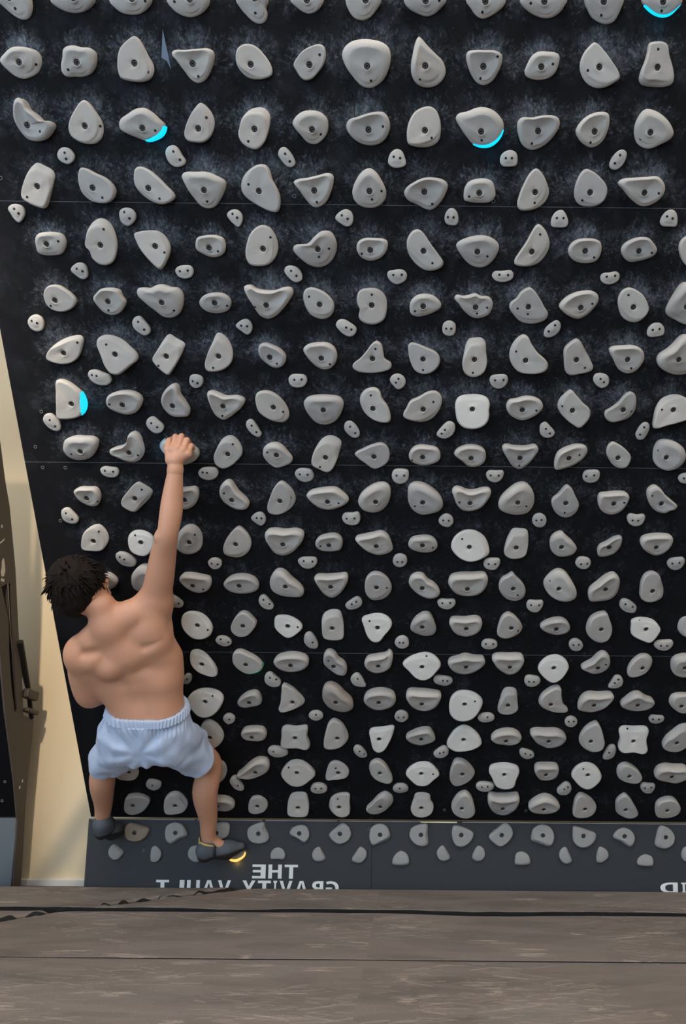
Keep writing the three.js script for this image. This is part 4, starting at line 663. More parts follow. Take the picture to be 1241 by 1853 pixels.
K(2,'G6',708,153,[],[-32,-5,-24,21,4,30,37,13,44,-27,-29,-32]);
K(2,'G3',928,166,[],[-30,5,-17,32,4,41,20,15,35,-29,5,-39,-18,-26]);
K(2,'G9',1117,169,[],[-29,-31,-18,36,-4,40,24,22,30,-5,9,-27,-11,-36]);
K(2,'G6',1336,144,[],[-45,-17,-41,9,-7,31,30,19,35,-17,28,-25]);
K(2,'G9',1540,178,[],[-25,-1,-12,30,17,35,34,-1,4,-36,-19,-27]);
M(15,1,'D12','sliver of a pale rounded',-1219,730,[],[-75,-10,-60,32,-4,49,53,26,61,-26,17,-73,-44,-67,-70,-44]);
// ---------------------------------------------------------------- board panels, drawn after the holds so that the chalk lies where hands brush
const TW = BOARD_W, TH = BOARD_LENGTH;
const boardTexture = canvasTexture(2048, 2048, (g, w, h) => {
  const px = (x) => (x - X0) / TW * w, py = (s) => h - s / TH * h, k = w / TW, ky = h / TH;
  g.fillStyle = 'rgb(13,14,17)'; g.fillRect(0, 0, w, h);
  for (let i = 0; i < 5000; i++) { const x = rr(0, w), y = rr(0, h), f = 1 - 0.75 * smooth(0.25, 0.75, y / h); g.fillStyle = `rgba(110,116,130,${rr(0.012, 0.055) * f})`; g.beginPath(); g.ellipse(x, y, rr(3, 40), rr(3, 26), rr(0, 3), 0, 7); g.fill(); }
  for (const [x, s, R, row] of holdSpots) {
    const amount = (1 - 0.9 * smooth(6, 14, row)) * (0.45 + 0.85 * rnd()), gauss = () => rr(-1, 1) + rr(-1, 1) + rr(-1, 1), side = rr(-0.5, 0.5);
    const spot = () => { const u = gauss() * 0.72 + side * 0.5, v = gauss() * 0.52 + 0.85 - 0.25 * u * u; return [px(x + u * R * 1.15), py(s + v * R), Math.atan2(v, u)]; };
    for (let i = 0; i < 200 * amount; i++) { const [cx, cy] = spot(), q = R * rr(0.05, 0.36) * k; g.fillStyle = `rgba(124,129,141,${rr(0.02, 0.075)})`; g.beginPath(); g.ellipse(cx, cy, q, q * rr(0.4, 1), rr(0, 3), 0, 7); g.fill(); }
    for (let i = 0; i < 480 * amount; i++) { // brush marks where hands slap above and around the hold
      const [cx, cy, out] = spot(), l = R * rr(0.04, 0.26), b = rnd() < 0.55 ? out + rr(-0.6, 0.6) : rr(0, Math.PI);
      g.strokeStyle = `rgba(${138 + rr(-16, 16)},${143 + rr(-12, 12)},${156 + rr(-10, 10)},${rr(0.04, 0.21)})`; g.lineWidth = rr(0.7, 3.2); g.lineCap = 'round'; g.beginPath(); g.moveTo(cx, cy); g.quadraticCurveTo(cx + Math.cos(b) * l * k * 0.5 + rr(-4, 4), cy - Math.sin(b) * l * ky * 0.5 + rr(-4, 4), cx + Math.cos(b) * l * k, cy - Math.sin(b) * l * ky); g.stroke();
    }
    for (let i = 0; i < 40 * amount; i++) { const a = rr(0, 7), d = R * rr(0.9, 2.4); g.fillStyle = `rgba(180,186,200,${rr(0.06, 0.34)})`; const q = rr(0.6, 2.2); g.fillRect(px(x) + Math.cos(a) * d * k, py(s) - Math.sin(a) * d * ky, q, q * rr(0.6, 1.6)); }
  }
  for (let i = 0; i < 160; i++) { const x = rr(0, w), y = rr(0, h * 0.5), l = rr(6, 46), a = rr(0.6, 2.6); g.strokeStyle = `rgba(170,175,185,${rr(0.03, 0.14)})`; g.lineWidth = rr(0.8, 2); g.beginPath(); g.moveTo(x, y); g.quadraticCurveTo(x + rr(-8, 8), y + rr(-8, 8), x + Math.cos(a) * l, y + Math.sin(a) * l); g.stroke(); }
});
const boardPaint = new THREE.MeshPhysicalMaterial({ color: 0xffffff, roughness: 0.85, specularIntensity: 0.35, map: boardTexture, bumpMap: grain, bumpScale: 0.0005 });
const plyEdge = mat(col(28, 26, 25), 0.8);
{
  const t = thing('climbing_board', 'black overhanging training board dotted with rows of grey holds', 'climbing board');
  const xs = [X0, -0.05, X1], ss = [0.004, 0.973, 1.884, 2.902, BOARD_LENGTH], gap = 0.0012;
  for (let j = 0; j + 1 < ss.length; j++) for (let i = 0; i + 1 < xs.length; i++) {
    const a = xs[i] + gap, b = xs[i + 1] - gap, c = ss[j] + gap, d = ss[j + 1] - gap, g = new RoundedBoxGeometry(b - a, d - c, 0.02, 1, 0.0012).translate((a + b) / 2, (c + d) / 2, -0.01);
    const p = g.attributes.position, uv = g.attributes.uv; for (let q = 0; q < p.count; q++) uv.setXY(q, (p.getX(q) - X0) / TW, p.getY(q) / TH);
    mesh('panel', g, boardPaint, t);
  }
  const joists = []; for (let x = X0 + 0.03; x < X1; x += 0.56) joists.push(box(0.045, BOARD_LENGTH - 0.3, 0.09, x, BOARD_LENGTH / 2 + 0.15, -0.067));
  mesh('frame', mergeGeometries(joists), plyEdge, t);
  mesh('backing', box(X1 - X0 - 0.004, BOARD_LENGTH - 0.01, 0.0015, (X0 + X1) / 2, BOARD_LENGTH / 2, -0.0212), plyEdge, t);
  const jointPaint = mat(col(88, 91, 96), 0.8);
  for (const q of ss.slice(1, -1)) mesh('joint', box(X1 - X0 - 0.002, 0.0017, 0.004, (X0 + X1) / 2, q, -0.0022), jointPaint, t);
  mesh('joint', box(0.0013, BOARD_LENGTH - 0.02, 0.004, -0.05, BOARD_LENGTH / 2, -0.0026), plyEdge, t);
  const scrap = new THREE.ExtrudeGeometry(new THREE.Shape([[-0.708, 3.462], [-0.698, 3.388], [-0.693, 3.340], [-0.704, 3.366], [-0.722, 3.376]].map(([x, y]) => new THREE.Vector2(x, y))), { depth: 0.0008, bevelEnabled: false });
  mesh('tape_scrap', scrap, mat(col(96, 112, 132), 0.7), t).userData.label = 'blue-grey pointed scrap of tape';
  const nut = new THREE.TorusGeometry(0.006, 0.0016, 6, 14), nuts = [[-1.36, 2.98], [-1.41, 1.95], [-1.395, 1.86], [-1.36, 1.62], [-1.395, 1.43], [-1.30, 1.86], [-0.28, 2.93], [-1.38, 0.72], [-1.34, 0.79], [0.46, 2.92], [-1.36, 2.10], [1.0, 2.92], [-1.30, 1.36], [0.02, 0.07], [0.32, 0.07], [0.73, 0.07], [1.04, 0.09], [-0.65, 0.10]];
  for (const [x, s] of nuts) { const m = mesh('threaded_insert', nut, mat(col(92, 94, 98), 0.6), t); m.position.set(x, s, 0.0008); }
  t.position.set(0, KICK, 0); t.rotation.x = LEAN;
}
// kickboard
const kickPaint = mat(col(46, 50, 55), 0.6, { bumpMap: grain, bumpScale: 0.0004 });
{
  const t = thing('kickboard', 'dark grey vertical kickboard with white lettering along the mats', 'kickboard');
  for (const [a, b] of [[X0 - 0.01, -0.044], [-0.042, X1]]) mesh('panel', new RoundedBoxGeometry(b - a, KICK + 0.25, 0.02, 1, 0.0012).translate((a + b) / 2, KICK / 2 - 0.131, -0.01), kickPaint, t);
  mesh('edge_strip', mergeGeometries([[X0, -0.94], [-0.93, -0.60], [-0.585, -0.22], [-0.21, 0.20], [0.41, X1]].map(([a, b]) => box(b - a, 0.0035, 0.006, (a + b) / 2, KICK - 0.0052, -0.0005))), mat(col(150, 150, 148), 0.5, { metalness: 0.3 }), t);
  const tape = mesh('edge_tape', box(0.185, 0.006, 0.004, 0.293, KICK - 0.006, 0.002), mat(col(222, 212, 176), 0.5), t); tape.userData.label = 'short cream strip of tape';
  const nut = new THREE.TorusGeometry(0.006, 0.002, 6, 14);
  for (const [x, y] of [[-0.447, 0.285], [-0.06, 0.283], [0.155, 0.282], [0.575, 0.28], [1.0, 0.279], [-0.62, 0.288], [-1.02, 0.28], [-1.19, 0.17]]) { const m = mesh('threaded_insert', nut, mat(col(96, 100, 104), 0.6), t); m.position.set(x, y, 0.0008); }
  const font = await new FontLoader().loadAsync('fonts/droid/droid_sans_bold.typeface.json'), letters = mat(col(226, 230, 230), 0.6);
  const word = (text, left, right, bottom, cap, gapFactor = 1) => { // the lettering reads from right to left, as on the board seen here
    const list = []; let x = 0;
    for (const ch of text) {
      if (ch === ' ') { x += 0.55; continue; }
      const g = new THREE.ExtrudeGeometry(font.generateShapes(ch, 1), { depth: 0.0012, bevelEnabled: false, curveSegments: 4 }); g.computeBoundingBox();
      const b = g.boundingBox, w = b.max.x - b.min.x, wide = ch === 'I' ? 0.22 : 0.78; g.translate(-b.min.x, 0, 0).scale(wide / w, 1 / b.max.y, 1).translate(x, 0, 0); list.push(g); x += wide + 0.16 * gapFactor;
    }
    const g = mergeGeometries(list), total = x - 0.16 * gapFactor; g.scale((right - left) / total, cap, 1);
    const p = g.attributes.position, n = p.count; for (let i = 0; i < n; i++) p.setXYZ(i, right - p.getX(i), bottom + p.getY(i), p.getZ(i) + 0.0002);
    const flip = g.index ? g.index.array : null; // mirrored: turn the faces round
    if (flip) for (let i = 0; i < flip.length; i += 3) [flip[i], flip[i + 1]] = [flip[i + 1], flip[i]];
    else { const a = p.array; for (let i = 0; i < a.length; i += 9) for (let k = 0; k < 3; k++) [a[i + k], a[i + 3 + k]] = [a[i + 3 + k], a[i + k]]; }
    g.computeVertexNormals(); mesh('lettering', g, letters, t);
  };
  word('THE', -0.640, -0.412, 0.0425, 0.066); word('GRAVITY VAULT', -1.118, -0.205, -0.034, 0.066); word('ID', 1.405, 1.535, -0.010, 0.050);
}
// ---------------------------------------------------------------- the neighbouring board at the left edge, seen from its side
{
  const t = thing('neighbouring_board', 'second black board at the left edge with bronze steel side frame', 'climbing board');
  const XN = -1.86, bronze = mat(col(74, 67, 61), 0.6, { metalness: 0.25, bumpMap: grain, bumpScale: 0.0003 }), print = mat(col(206, 198, 184), 0.7);
  const path = (list) => list.map(([z, y]) => new THREE.Vector2(-z, y));
  // outline of the side frame as (depth, height)
  const frameShape = new THREE.Shape(path([[0.625, 2.382], [0.532, 2.330], [0.444, 2.161], [0.368, 1.985], [0.307, 1.868], [0.256, 1.725], [0.198, 1.563], [0.146, 1.371], [0.085, 1.148], [0.045, 1.047], [-0.010, 0.825], [-0.123, 0.789], [-0.123, 0.667], [-0.112, 0.533], [-0.113, 0.370], [-0.129, 0.139], [-0.133, -0.035], [-0.141, -0.104], [-0.061, -0.079], [-0.058, -0.007], [-0.047, 0.302], [-0.036, 0.334], [0.018, 0.493], [0.085, 0.662], [0.169, 0.862], [0.255, 1.115], [0.320, 1.312], [0.386, 1.495], [0.501, 1.668]]));
  frameShape.holes.push(new THREE.Path(path([[0.258, 1.487], [0.235, 1.489], [0.194, 1.342], [0.139, 1.150], [0.056, 0.859], [0.081, 0.848], [0.136, 0.986], [0.186, 1.151], [0.227, 1.341]])), new THREE.Path(path([[0.313, 1.467], [0.263, 1.487], [0.239, 1.368], [0.224, 1.319]])));
  const g = new THREE.ExtrudeGeometry(frameShape, { depth: 0.008, bevelEnabled: true, bevelThickness: 0.0015, bevelSize: 0.0015, bevelSegments: 1 });
  g.rotateY(Math.PI / 2).translate(XN - 0.008, 0, 0);
  mesh('side_frame', g, bronze, t);
  const inner = new THREE.ExtrudeGeometry(new THREE.Shape(path([[0.275, 1.50], [0.215, 1.50], [0.02, 0.83], [0.10, 0.83]])), { depth: 0.006, bevelEnabled: false }); inner.rotateY(Math.PI / 2).translate(XN - 0.03, 0, 0);
  mesh('added_slot_plate', inner, darkSteel, t);  // dark plate added behind the slot so that its inside looks shaded
  const face = new THREE.ExtrudeGeometry(new THREE.Shape(path([[-0.066, 0.316], [-0.044, 0.316], [0.785, 2.6], [0.763, 2.6]])), { depth: 0.4, bevelEnabled: false }); face.rotateY(Math.PI / 2).translate(XN - 0.412, 0, 0);
  mesh('panel', face, new THREE.MeshPhysicalMaterial({ color: col(12, 13, 17), roughness: 0.9, specularIntensity: 0.15 }), t);
  const kick = mesh('kick_panel', box(0.4, 0.58, 0.02, XN - 0.206, 0.02, -0.058), mat(col(82, 92, 100), 0.7), t);
  kick.userData.label = 'blue-grey kick panel';
  const nut = new THREE.TorusGeometry(0.006, 0.0018, 6, 14);
  for (const [x, y] of [[-1.905, 0.50], [-1.93, 0.40], [-1.96, 0.78]]) { const m = mesh('threaded_insert', nut, mat(col(96, 100, 106), 0.6), t); m.position.set(x, y, -0.042 + (y - 0.316) * 0.363); m.rotation.x = 0.348; }
  // clamped strut and its two clamps
  const tube = (a, b, r0, r1) => { const d = b.clone().sub(a), c = new THREE.CylinderGeometry(r1, r0, d.length(), 18); c.applyQuaternion(new THREE.Quaternion().setFromUnitVectors(V(0, 1, 0), d.clone().normalize())); const m = a.clone().lerp(b, 0.5); return c.translate(m.x, m.y, m.z); };
  mesh('strut', mergeGeometries([tube(V(XN, 1.20, 0.10), V(XN, 0.97, -0.03), 0.022, 0.014), tube(V(XN + 0.002, 0.98, -0.025), V(XN, 0.80, -0.10), 0.012, 0.012)]), darkSteel, t);
  for (const [y, z, h] of [[0.925, -0.055, 0.05], [0.838, -0.075, 0.024]]) mesh('clamp', new RoundedBoxGeometry(0.04, h, 0.115, 2, 0.01).rotateX(-0.25).translate(XN + 0.006, y, z), mat(col(62, 55, 48), 0.5, { metalness: 0.4 }), t);
  // print on the frame: a round drip-shaped emblem, a slanted stroke, dots
  const flat = (list, name) => { const s = new THREE.ExtrudeGeometry(new THREE.Shape(path(list)), { depth: 0.0006, bevelEnabled: false }); s.rotateY(Math.PI / 2).translate(XN + 0.0016, 0, 0); mesh(name, s, print, t); };
  flat([[0.300, 1.52], [0.292, 1.545], [0.300, 1.575], [0.314, 1.604], [0.322, 1.607], [0.330, 1.588], [0.326, 1.560], [0.332, 1.540], [0.322, 1.518]], 'emblem');
  flat([[0.372, 1.668], [0.366, 1.678], [0.325, 1.706], [0.329, 1.694]], 'lettering');
  for (const [z, y] of [[0.36, 1.76], [0.300, 1.500], [0.316, 1.502], [-0.058, 0.490], [-0.036, 0.462]]) flat([[z - 0.006, y - 0.007], [z + 0.005, y - 0.008], [z + 0.007, y + 0.006], [z - 0.005, y + 0.008]], 'dot');
}
// added tripod and spot lamp, both out of view, throw the slanting wall shade
{
  const t = thing('added_tripod', 'added out-of-view tripod stand whose leg throws the slanting shade on the pale wall', 'tripod stand'), black = mat(col(26, 26, 28), 0.5, { metalness: 0.3 });
  const apex = V(-1.428, 1.80, 1.31), leg = (x, z, r) => { const b = V(x, 0.035, z), d = b.clone().sub(apex), c = new THREE.CylinderGeometry(r, r, d.length(), 14); c.applyQuaternion(new THREE.Quaternion().setFromUnitVectors(V(0, -1, 0), d.clone().normalize())); const m = b.clone().lerp(apex, 0.5); mesh('leg', c.translate(m.x, m.y, m.z), black, t); };
  leg(-2.466, 1.31, 0.034); leg(-1.75, 2.1, 0.02); leg(-1.6, 1.0, 0.02);
  mesh('hub', new THREE.CylinderGeometry(0.05, 0.045, 0.12, 18).translate(apex.x, apex.y, apex.z), black, t);
  const lamp = thing('spotlight', 'added ceiling-hung spot lamp that brightens the pale wall', 'spotlight'), at = V(-1.3, 4.3, 4.2), to = V(-2.0, 1.1, -0.25), dir = to.clone().sub(at).normalize(), q = new THREE.Quaternion().setFromUnitVectors(V(0, -1, 0), dir);
  const can = new THREE.LatheGeometry([[0.001, 0.12], [0.05, 0.11], [0.06, 0.0], [0.055, 0.0], [0.045, 0.03], [0.001, 0.03]].map(([r, y]) => new THREE.Vector2(r, y)), 24).applyQuaternion(q).translate(at.x, at.y, at.z);
  mesh('housing', can, white, lamp); mesh('stem', new THREE.CylinderGeometry(0.012, 0.012, CEILING - 4.4, 10).translate(at.x, (CEILING + 4.4) / 2, at.z), white, lamp);
  mesh('lens', new THREE.CircleGeometry(0.05, 24).rotateX(Math.PI / 2).applyQuaternion(q).translate(at.x, at.y, at.z).translate(dir.x * 0.001, dir.y * 0.001, dir.z * 0.001), new THREE.MeshStandardMaterial({ color: 0xffffff, emissive: LAMP_COLOUR, emissiveIntensity: 2 }), lamp);
  const s = new THREE.SpotLight(SPOT_COLOUR, SPOT_POWER, 0, 0.22, 1.0); s.position.copy(at).addScaledVector(dir, 0.02); s.target.position.copy(to); s.castShadow = true; s.shadow.radius = 4; scene.add(s, s.target);
}
// ---------------------------------------------------------------- the climber
// joints in millimetres in the place's own frame: hanging by the right hand, left hand on a hold at the waist, feet on the kickboard
const J = {
  pelvisL: [-1110, 786, 540], pelvisR: [-930, 788, 540], waist: [-995, 916, 610], rib: [-1021, 1046, 675], chest: [-1064, 1171, 755],
  waistL: [-1055, 920, 605], waistR: [-948, 921, 605], ribL: [-1101, 1045, 660], ribR: [-943, 1063, 660], chestL: [-1176, 1134, 740],
  chestR: [-956, 1211, 740], c7: [-1105, 1280, 835], neck: [-1131, 1363, 872], head: [-1207, 1431, 885], shL: [-1225, 1165, 785],
  shR: [-934, 1377, 800], trapL: [-1179, 1217, 815], trapR: [-1015, 1329, 825], latR: [-917, 1147, 680], armpitR: [-933, 1294, 745],
  latL: [-1168, 1069, 690], upR1: [-896, 1483, 870], upR2: [-865, 1582, 930], elR: [-835, 1653, 985], foR1: [-822, 1729, 1000],
  foR2: [-816, 1793, 1010], wrR: [-803, 1910, 1035], elL: [-1245, 973, 660], upL: [-1249, 1071, 730], foL1: [-1227, 978, 600],
  wrL: [-1190, 973, 470], hL1: [-1186, 985, 430], hL2: [-1182, 1010, 420], kneeL: [-1296, 623, 310], thighL: [-1202, 707, 430],
  calfL: [-1315, 546, 270], ankL: [-1358, 340, 115], shinL: [-1342, 427, 170], kneeR: [-809, 632, 270], thighR: [-864, 706, 400],
  calfR: [-833, 503, 235], ankR: [-832, 249, 105], shinR: [-832, 359, 155], scapL: [-1170, 1126, 835], scapL2: [-1104, 1090, 815],
  scapR: [-966, 1242, 830], scapR2: [-930, 1293, 830], infraR: [-925, 1242, 795], spine1: [-1022, 1219, 895], spine2: [-993, 1070, 800],
  spine3: [-971, 912, 690], erectL1: [-1023, 1055, 755], erectL2: [-1013, 920, 655], erectR1: [-964, 1061, 755], erectR2: [-945, 921, 655],
  crR1: [-981, 1273, 905], crR2: [-938, 1263, 885], crR3: [-951, 1192, 835], crR4: [-891, 1224, 815], crL1: [-1189, 1165, 868],
  crL2: [-1132, 1173, 873], palm: [-801, 1950, 1043], m1: [-814, 1989, 1051], m2: [-791, 1996, 1054], m3: [-769, 1987, 1052],
  m4: [-752, 1973, 1046], p1: [-811, 2049, 1036], p2: [-785, 2051, 1038], p3: [-762, 2035, 1036], p4: [-744, 2013, 1031],
  th0: [-822, 1949, 1046], th1: [-838, 1990, 1046], th2: [-837, 2033, 1031], th3: [-829, 2046, 1016], heelL: [-1356, 319, 135],
  ballL: [-1332, 281, 60], toeL: [-1315, 280, 35], heelL2: [-1358, 282, 130], heelR: [-860, 196, 100], ballR: [-752, 196, 65],
  toeR: [-694, 205, 50], heelR2: [-856, 173, 100],
};

for (const k in J) J[k] = V(J[k][0] / 1000, J[k][1] / 1000, J[k][2] / 1000);
const smin = (a, b, k) => { const h = Math.max(k - Math.abs(a - b), 0) / k; return Math.min(a, b) - h * h * k / 4; };
function cone(a, b, ra, rb) { // distance to a tapered capsule
  const bx = b.x - a.x, by = b.y - a.y, bz = b.z - a.z, bb = bx * bx + by * by + bz * bz || 1e-9;
  return (x, y, z) => { const px = x - a.x, py = y - a.y, pz = z - a.z, t = clamp((px * bx + py * by + pz * bz) / bb, 0, 1); return Math.hypot(px - bx * t, py - by * t, pz - bz * t) - (ra + (rb - ra) * t); };
}
function ellipsoid(c, axes, radii) { // axes: three unit vectors
  const [A, B, C] = axes, [a, b, d] = radii;
  return (x, y, z) => {
    const px = x - c.x, py = y - c.y, pz = z - c.z, u = px * A.x + py * A.y + pz * A.z, v = px * B.x + py * B.y + pz * B.z, w = px * C.x + py * C.y + pz * C.z;
    const k0 = Math.sqrt((u / a) ** 2 + (v / b) ** 2 + (w / d) ** 2), k1 = Math.sqrt((u / (a * a)) ** 2 + (v / (b * b)) ** 2 + (w / (d * d)) ** 2); return k1 < 1e-9 ? -Math.min(a, b, d) : k0 * (k0 - 1) / k1;
  };
}
function field(list) { // list of [distance, blend radius, box min, box max, sign]
  return (x, y, z) => { let d = 0.2; for (const [f, k, lo, hi, s] of list) { if (x < lo.x || x > hi.x || y < lo.y || y > hi.y || z < lo.z || z > hi.z) continue; const e = f(x, y, z); d = s < 0 ? -smin(-d, e, k) : smin(d, e, k); } return d; };
}
function limb(list) { // one smooth tapering limb through joints: [[point, radius], ...]
  const c = new THREE.CatmullRomCurve3(list.map((q) => q[0]), false, 'centripetal'), n = (list.length - 1) * 6, P = [], R = [];
  for (let i = 0; i <= n; i++) { const t = i / n * (list.length - 1), k = Math.min(list.length - 2, Math.floor(t)), u = t - k, g = (j) => list[clamp(j, 0, list.length - 1)][1]; P.push(c.getPoint(i / n)); const a = g(k - 1), b = g(k), d = g(k + 1), e = g(k + 2); R.push(0.5 * (2 * b + (d - a) * u + (2 * a - 5 * b + 4 * d - e) * u * u + (3 * b - a - 3 * d + e) * u * u * u)); }
  const parts = P.slice(1).map((p, i) => cone(P[i], p, R[i], R[i + 1]));
  return [(x, y, z) => { let d = 9; for (const f of parts) d = Math.min(d, f(x, y, z)); return d; }, P, Math.max(...R)];
}
const limbBone = (list, k) => { const [f, P, r] = limb(list); return [f, k, ...grown(P, r), 1]; };
const grown = (points, r) => { const b = new THREE.Box3().setFromPoints(points); b.expandByScalar(r + 0.09); return [b.min, b.max]; };
const bone = (a, b, ra, rb, k = 0.03, s = 1) => [cone(a, b, ra, rb), k, ...grown([a, b], Math.max(ra, rb)), s];
const lump = (c, axes, radii, k = 0.03, s = 1) => [ellipsoid(c, axes, radii), k, ...grown([c], Math.max(...radii)), s];
function surfaceNet(f, lo, hi, cell) { // one closed surface of f = 0 with smooth normals
  const n = [0, 1, 2].map((i) => Math.ceil((hi.getComponent(i) - lo.getComponent(i)) / cell) + 1), [nx, ny, nz] = n, F = new Float32Array(nx * ny * nz), at = (i, j, k) => (k * ny + j) * nx + i;
  for (let k = 0; k < nz; k++) for (let j = 0; j < ny; j++) for (let i = 0; i < nx; i++) F[at(i, j, k)] = f(lo.x + i * cell, lo.y + j * cell, lo.z + k * cell);
  const id = new Int32Array(nx * ny * nz).fill(-1), pos = [], nor = [], uv = [], idx = [];
  const C = []; for (let c = 0; c < 8; c++) C.push([c & 1, (c >> 1) & 1, c >> 2]);
  for (let k = 0; k + 1 < nz; k++) for (let j = 0; j + 1 < ny; j++) for (let i = 0; i + 1 < nx; i++) {
    let m = 0; for (let c = 0; c < 8; c++) if (F[at(i + C[c][0], j + C[c][1], k + C[c][2])] < 0) m |= 1 << c;
    if (m === 0 || m === 255) continue;
    let sx = 0, sy = 0, sz = 0, q = 0;
    for (let a = 0; a < 8; a++) for (const bit of [1, 2, 4]) { const b = a | bit; if (a & bit || ((m >> a) & 1) === ((m >> b) & 1)) continue; const fa = F[at(i + C[a][0], j + C[a][1], k + C[a][2])], fb = F[at(i + C[b][0], j + C[b][1], k + C[b][2])], t = fa / (fa - fb); sx += mix(C[a][0], C[b][0], t); sy += mix(C[a][1], C[b][1], t); sz += mix(C[a][2], C[b][2], t); q++; }
    const x = lo.x + (i + sx / q) * cell, y = lo.y + (j + sy / q) * cell, z = lo.z + (k + sz / q) * cell, e = cell * 0.6;
    id[at(i, j, k)] = pos.length / 3; pos.push(x, y, z); uv.push(x / 0.12, y / 0.12);
    const g = V(f(x + e, y, z) - f(x - e, y, z), f(x, y + e, z) - f(x, y - e, z), f(x, y, z + e) - f(x, y, z - e)).normalize(); nor.push(g.x, g.y, g.z);
  }
  const quad = (a, b, c, d, flip) => { if (a < 0 || b < 0 || c < 0 || d < 0) return; if (flip) idx.push(a, c, b, a, d, c); else idx.push(a, b, c, a, c, d); };
  for (let k = 1; k + 1 < nz; k++) for (let j = 1; j + 1 < ny; j++) for (let i = 1; i + 1 < nx; i++) {
    const s = F[at(i, j, k)] < 0;
    if (s !== F[at(i + 1, j, k)] < 0) quad(id[at(i, j - 1, k - 1)], id[at(i, j, k - 1)], id[at(i, j, k)], id[at(i, j - 1, k)], !s);
    if (s !== F[at(i, j + 1, k)] < 0) quad(id[at(i - 1, j, k - 1)], id[at(i - 1, j, k)], id[at(i, j, k)], id[at(i, j, k - 1)], !s);
    if (s !== F[at(i, j, k + 1)] < 0) quad(id[at(i - 1, j - 1, k)], id[at(i, j - 1, k)], id[at(i, j, k)], id[at(i - 1, j, k)], !s);
  }
  const g = new THREE.BufferGeometry(); g.setAttribute('position', new THREE.Float32BufferAttribute(pos, 3)); g.setAttribute('normal', new THREE.Float32BufferAttribute(nor, 3)); g.setAttribute('uv', new THREE.Float32BufferAttribute(uv, 2)); g.setIndex(idx); return g;
}
const frame = (forward, up) => { const f = forward.clone().normalize(), r = f.clone().cross(up).normalize(), u = r.clone().cross(f).normalize(); return [r, u, f]; };
const [hr, hu, hf] = frame(V(0.62, 0.2, -0.76), V(-0.12, 0.95, 0.22)), HEAD = J.head;
const onHead = (r, u, f) => HEAD.clone().addScaledVector(hr, r).addScaledVector(hu, u).addScaledVector(hf, f);
const torsoUp = J.c7.clone().sub(J.waist).normalize(), torsoSide = V(0.87, 0.38, 0.05).normalize(), torsoBack = torsoSide.clone().cross(torsoUp).normalize();
const backAxes = [torsoSide.clone(), torsoUp.clone().addScaledVector(torsoSide, -torsoUp.dot(torsoSide)).normalize(), torsoBack];
const between = (a, b, t) => a.clone().lerp(b, t);
const off = (p, d) => p.clone().addScaledVector(torsoBack, d);

const bodyBones = [
  bone(J.pelvisL, J.pelvisR, 0.095, 0.095), bone(J.waistL, J.waistR, 0.088, 0.088, 0.06), bone(J.ribL, J.ribR, 0.090, 0.090, 0.06), bone(J.chestL, J.chestR, 0.088, 0.080, 0.06),
  bone(J.chestR, J.latR, 0.07, 0.055, 0.06), bone(J.latR, J.waistR, 0.055, 0.085, 0.07), bone(J.chestL, J.latL, 0.07, 0.055, 0.06), bone(J.latL, J.waistL, 0.055, 0.085, 0.07),
  bone(J.c7, J.neck, 0.056, 0.050, 0.04), bone(J.neck, onHead(0.01, -0.05, -0.01), 0.050, 0.052, 0.03), bone(J.c7, J.chest, 0.06, 0.085, 0.06),
  bone(J.c7, J.trapL, 0.05, 0.055, 0.045), bone(J.trapL, J.shL, 0.055, 0.058, 0.04), bone(J.c7, J.trapR, 0.05, 0.056, 0.045), bone(J.trapR, J.shR, 0.056, 0.060, 0.04), bone(J.armpitR, J.shR, 0.055, 0.06, 0.05),
  // right arm
  limbBone([[J.shR, 0.064], [J.upR1, 0.058], [J.upR2, 0.051], [J.elR, 0.042], [J.foR1, 0.045], [J.foR2, 0.042], [J.wrR, 0.0295], [J.palm, 0.020]], 0.035),
  lump(J.elR.clone().add(V(-0.036, -0.012, 0.012)), [V(1, 0, 0), V(0, 1, 0), V(0, 0, 1)], [0.012, 0.018, 0.014], 0.02),
  // left arm
  limbBone([[J.shL, 0.064], [J.upL, 0.055], [J.elL, 0.046], [J.foL1, 0.045], [J.wrL, 0.030], [J.hL1, 0.028]], 0.035),
  // legs
  limbBone([[J.pelvisL, 0.080], [J.thighL, 0.072], [J.kneeL, 0.057], [J.calfL, 0.058], [J.shinL, 0.042], [J.ankL, 0.034], [J.ballL, 0.028]], 0.035),
  limbBone([[J.pelvisR, 0.080], [J.thighR, 0.074], [J.kneeR, 0.058], [J.calfR, 0.060], [J.shinR, 0.043], [J.ankR, 0.034], [J.ballR, 0.028]], 0.035),
  // back muscles: deltoids, shoulder blades, the columns beside the spine
  lump(J.shL.clone().add(V(-0.012, 0.0, 0.012)), [V(1, 0, 0), V(0, 1, 0), V(0, 0, 1)], [0.062, 0.075, 0.062], 0.03),
  lump(off(J.scapL, -0.010), backAxes, [0.052, 0.042, 0.036], 0.022), lump(off(J.scapL2, -0.017), backAxes, [0.044, 0.042, 0.036], 0.03), bone(J.crL1, J.crL2, 0.005, 0.004, 0.03, -1),
  lump(off(J.scapR, -0.016), backAxes, [0.060, 0.048, 0.036], 0.028), lump(off(J.scapR2, -0.012), backAxes, [0.045, 0.055, 0.036], 0.028), bone(J.crR1, J.crR2, 0.011, 0.007, 0.024, -1), bone(J.crR3, J.crR4, 0.006, 0.004, 0.03, -1), lump(off(J.infraR, -0.006), backAxes, [0.05, 0.07, 0.04], 0.035),
  bone(off(J.erectL1, -0.03), off(J.erectL2, -0.03), 0.034, 0.034, 0.03), bone(off(J.erectR1, -0.03), off(J.erectR2, -0.03), 0.034, 0.034, 0.03),
  bone(off(J.spine1, 0.022), off(J.spine2, 0.027), 0.011, 0.009, 0.035, -1), bone(off(J.spine2, 0.027), off(J.spine3, 0.034), 0.009, 0.002, 0.035, -1),
];
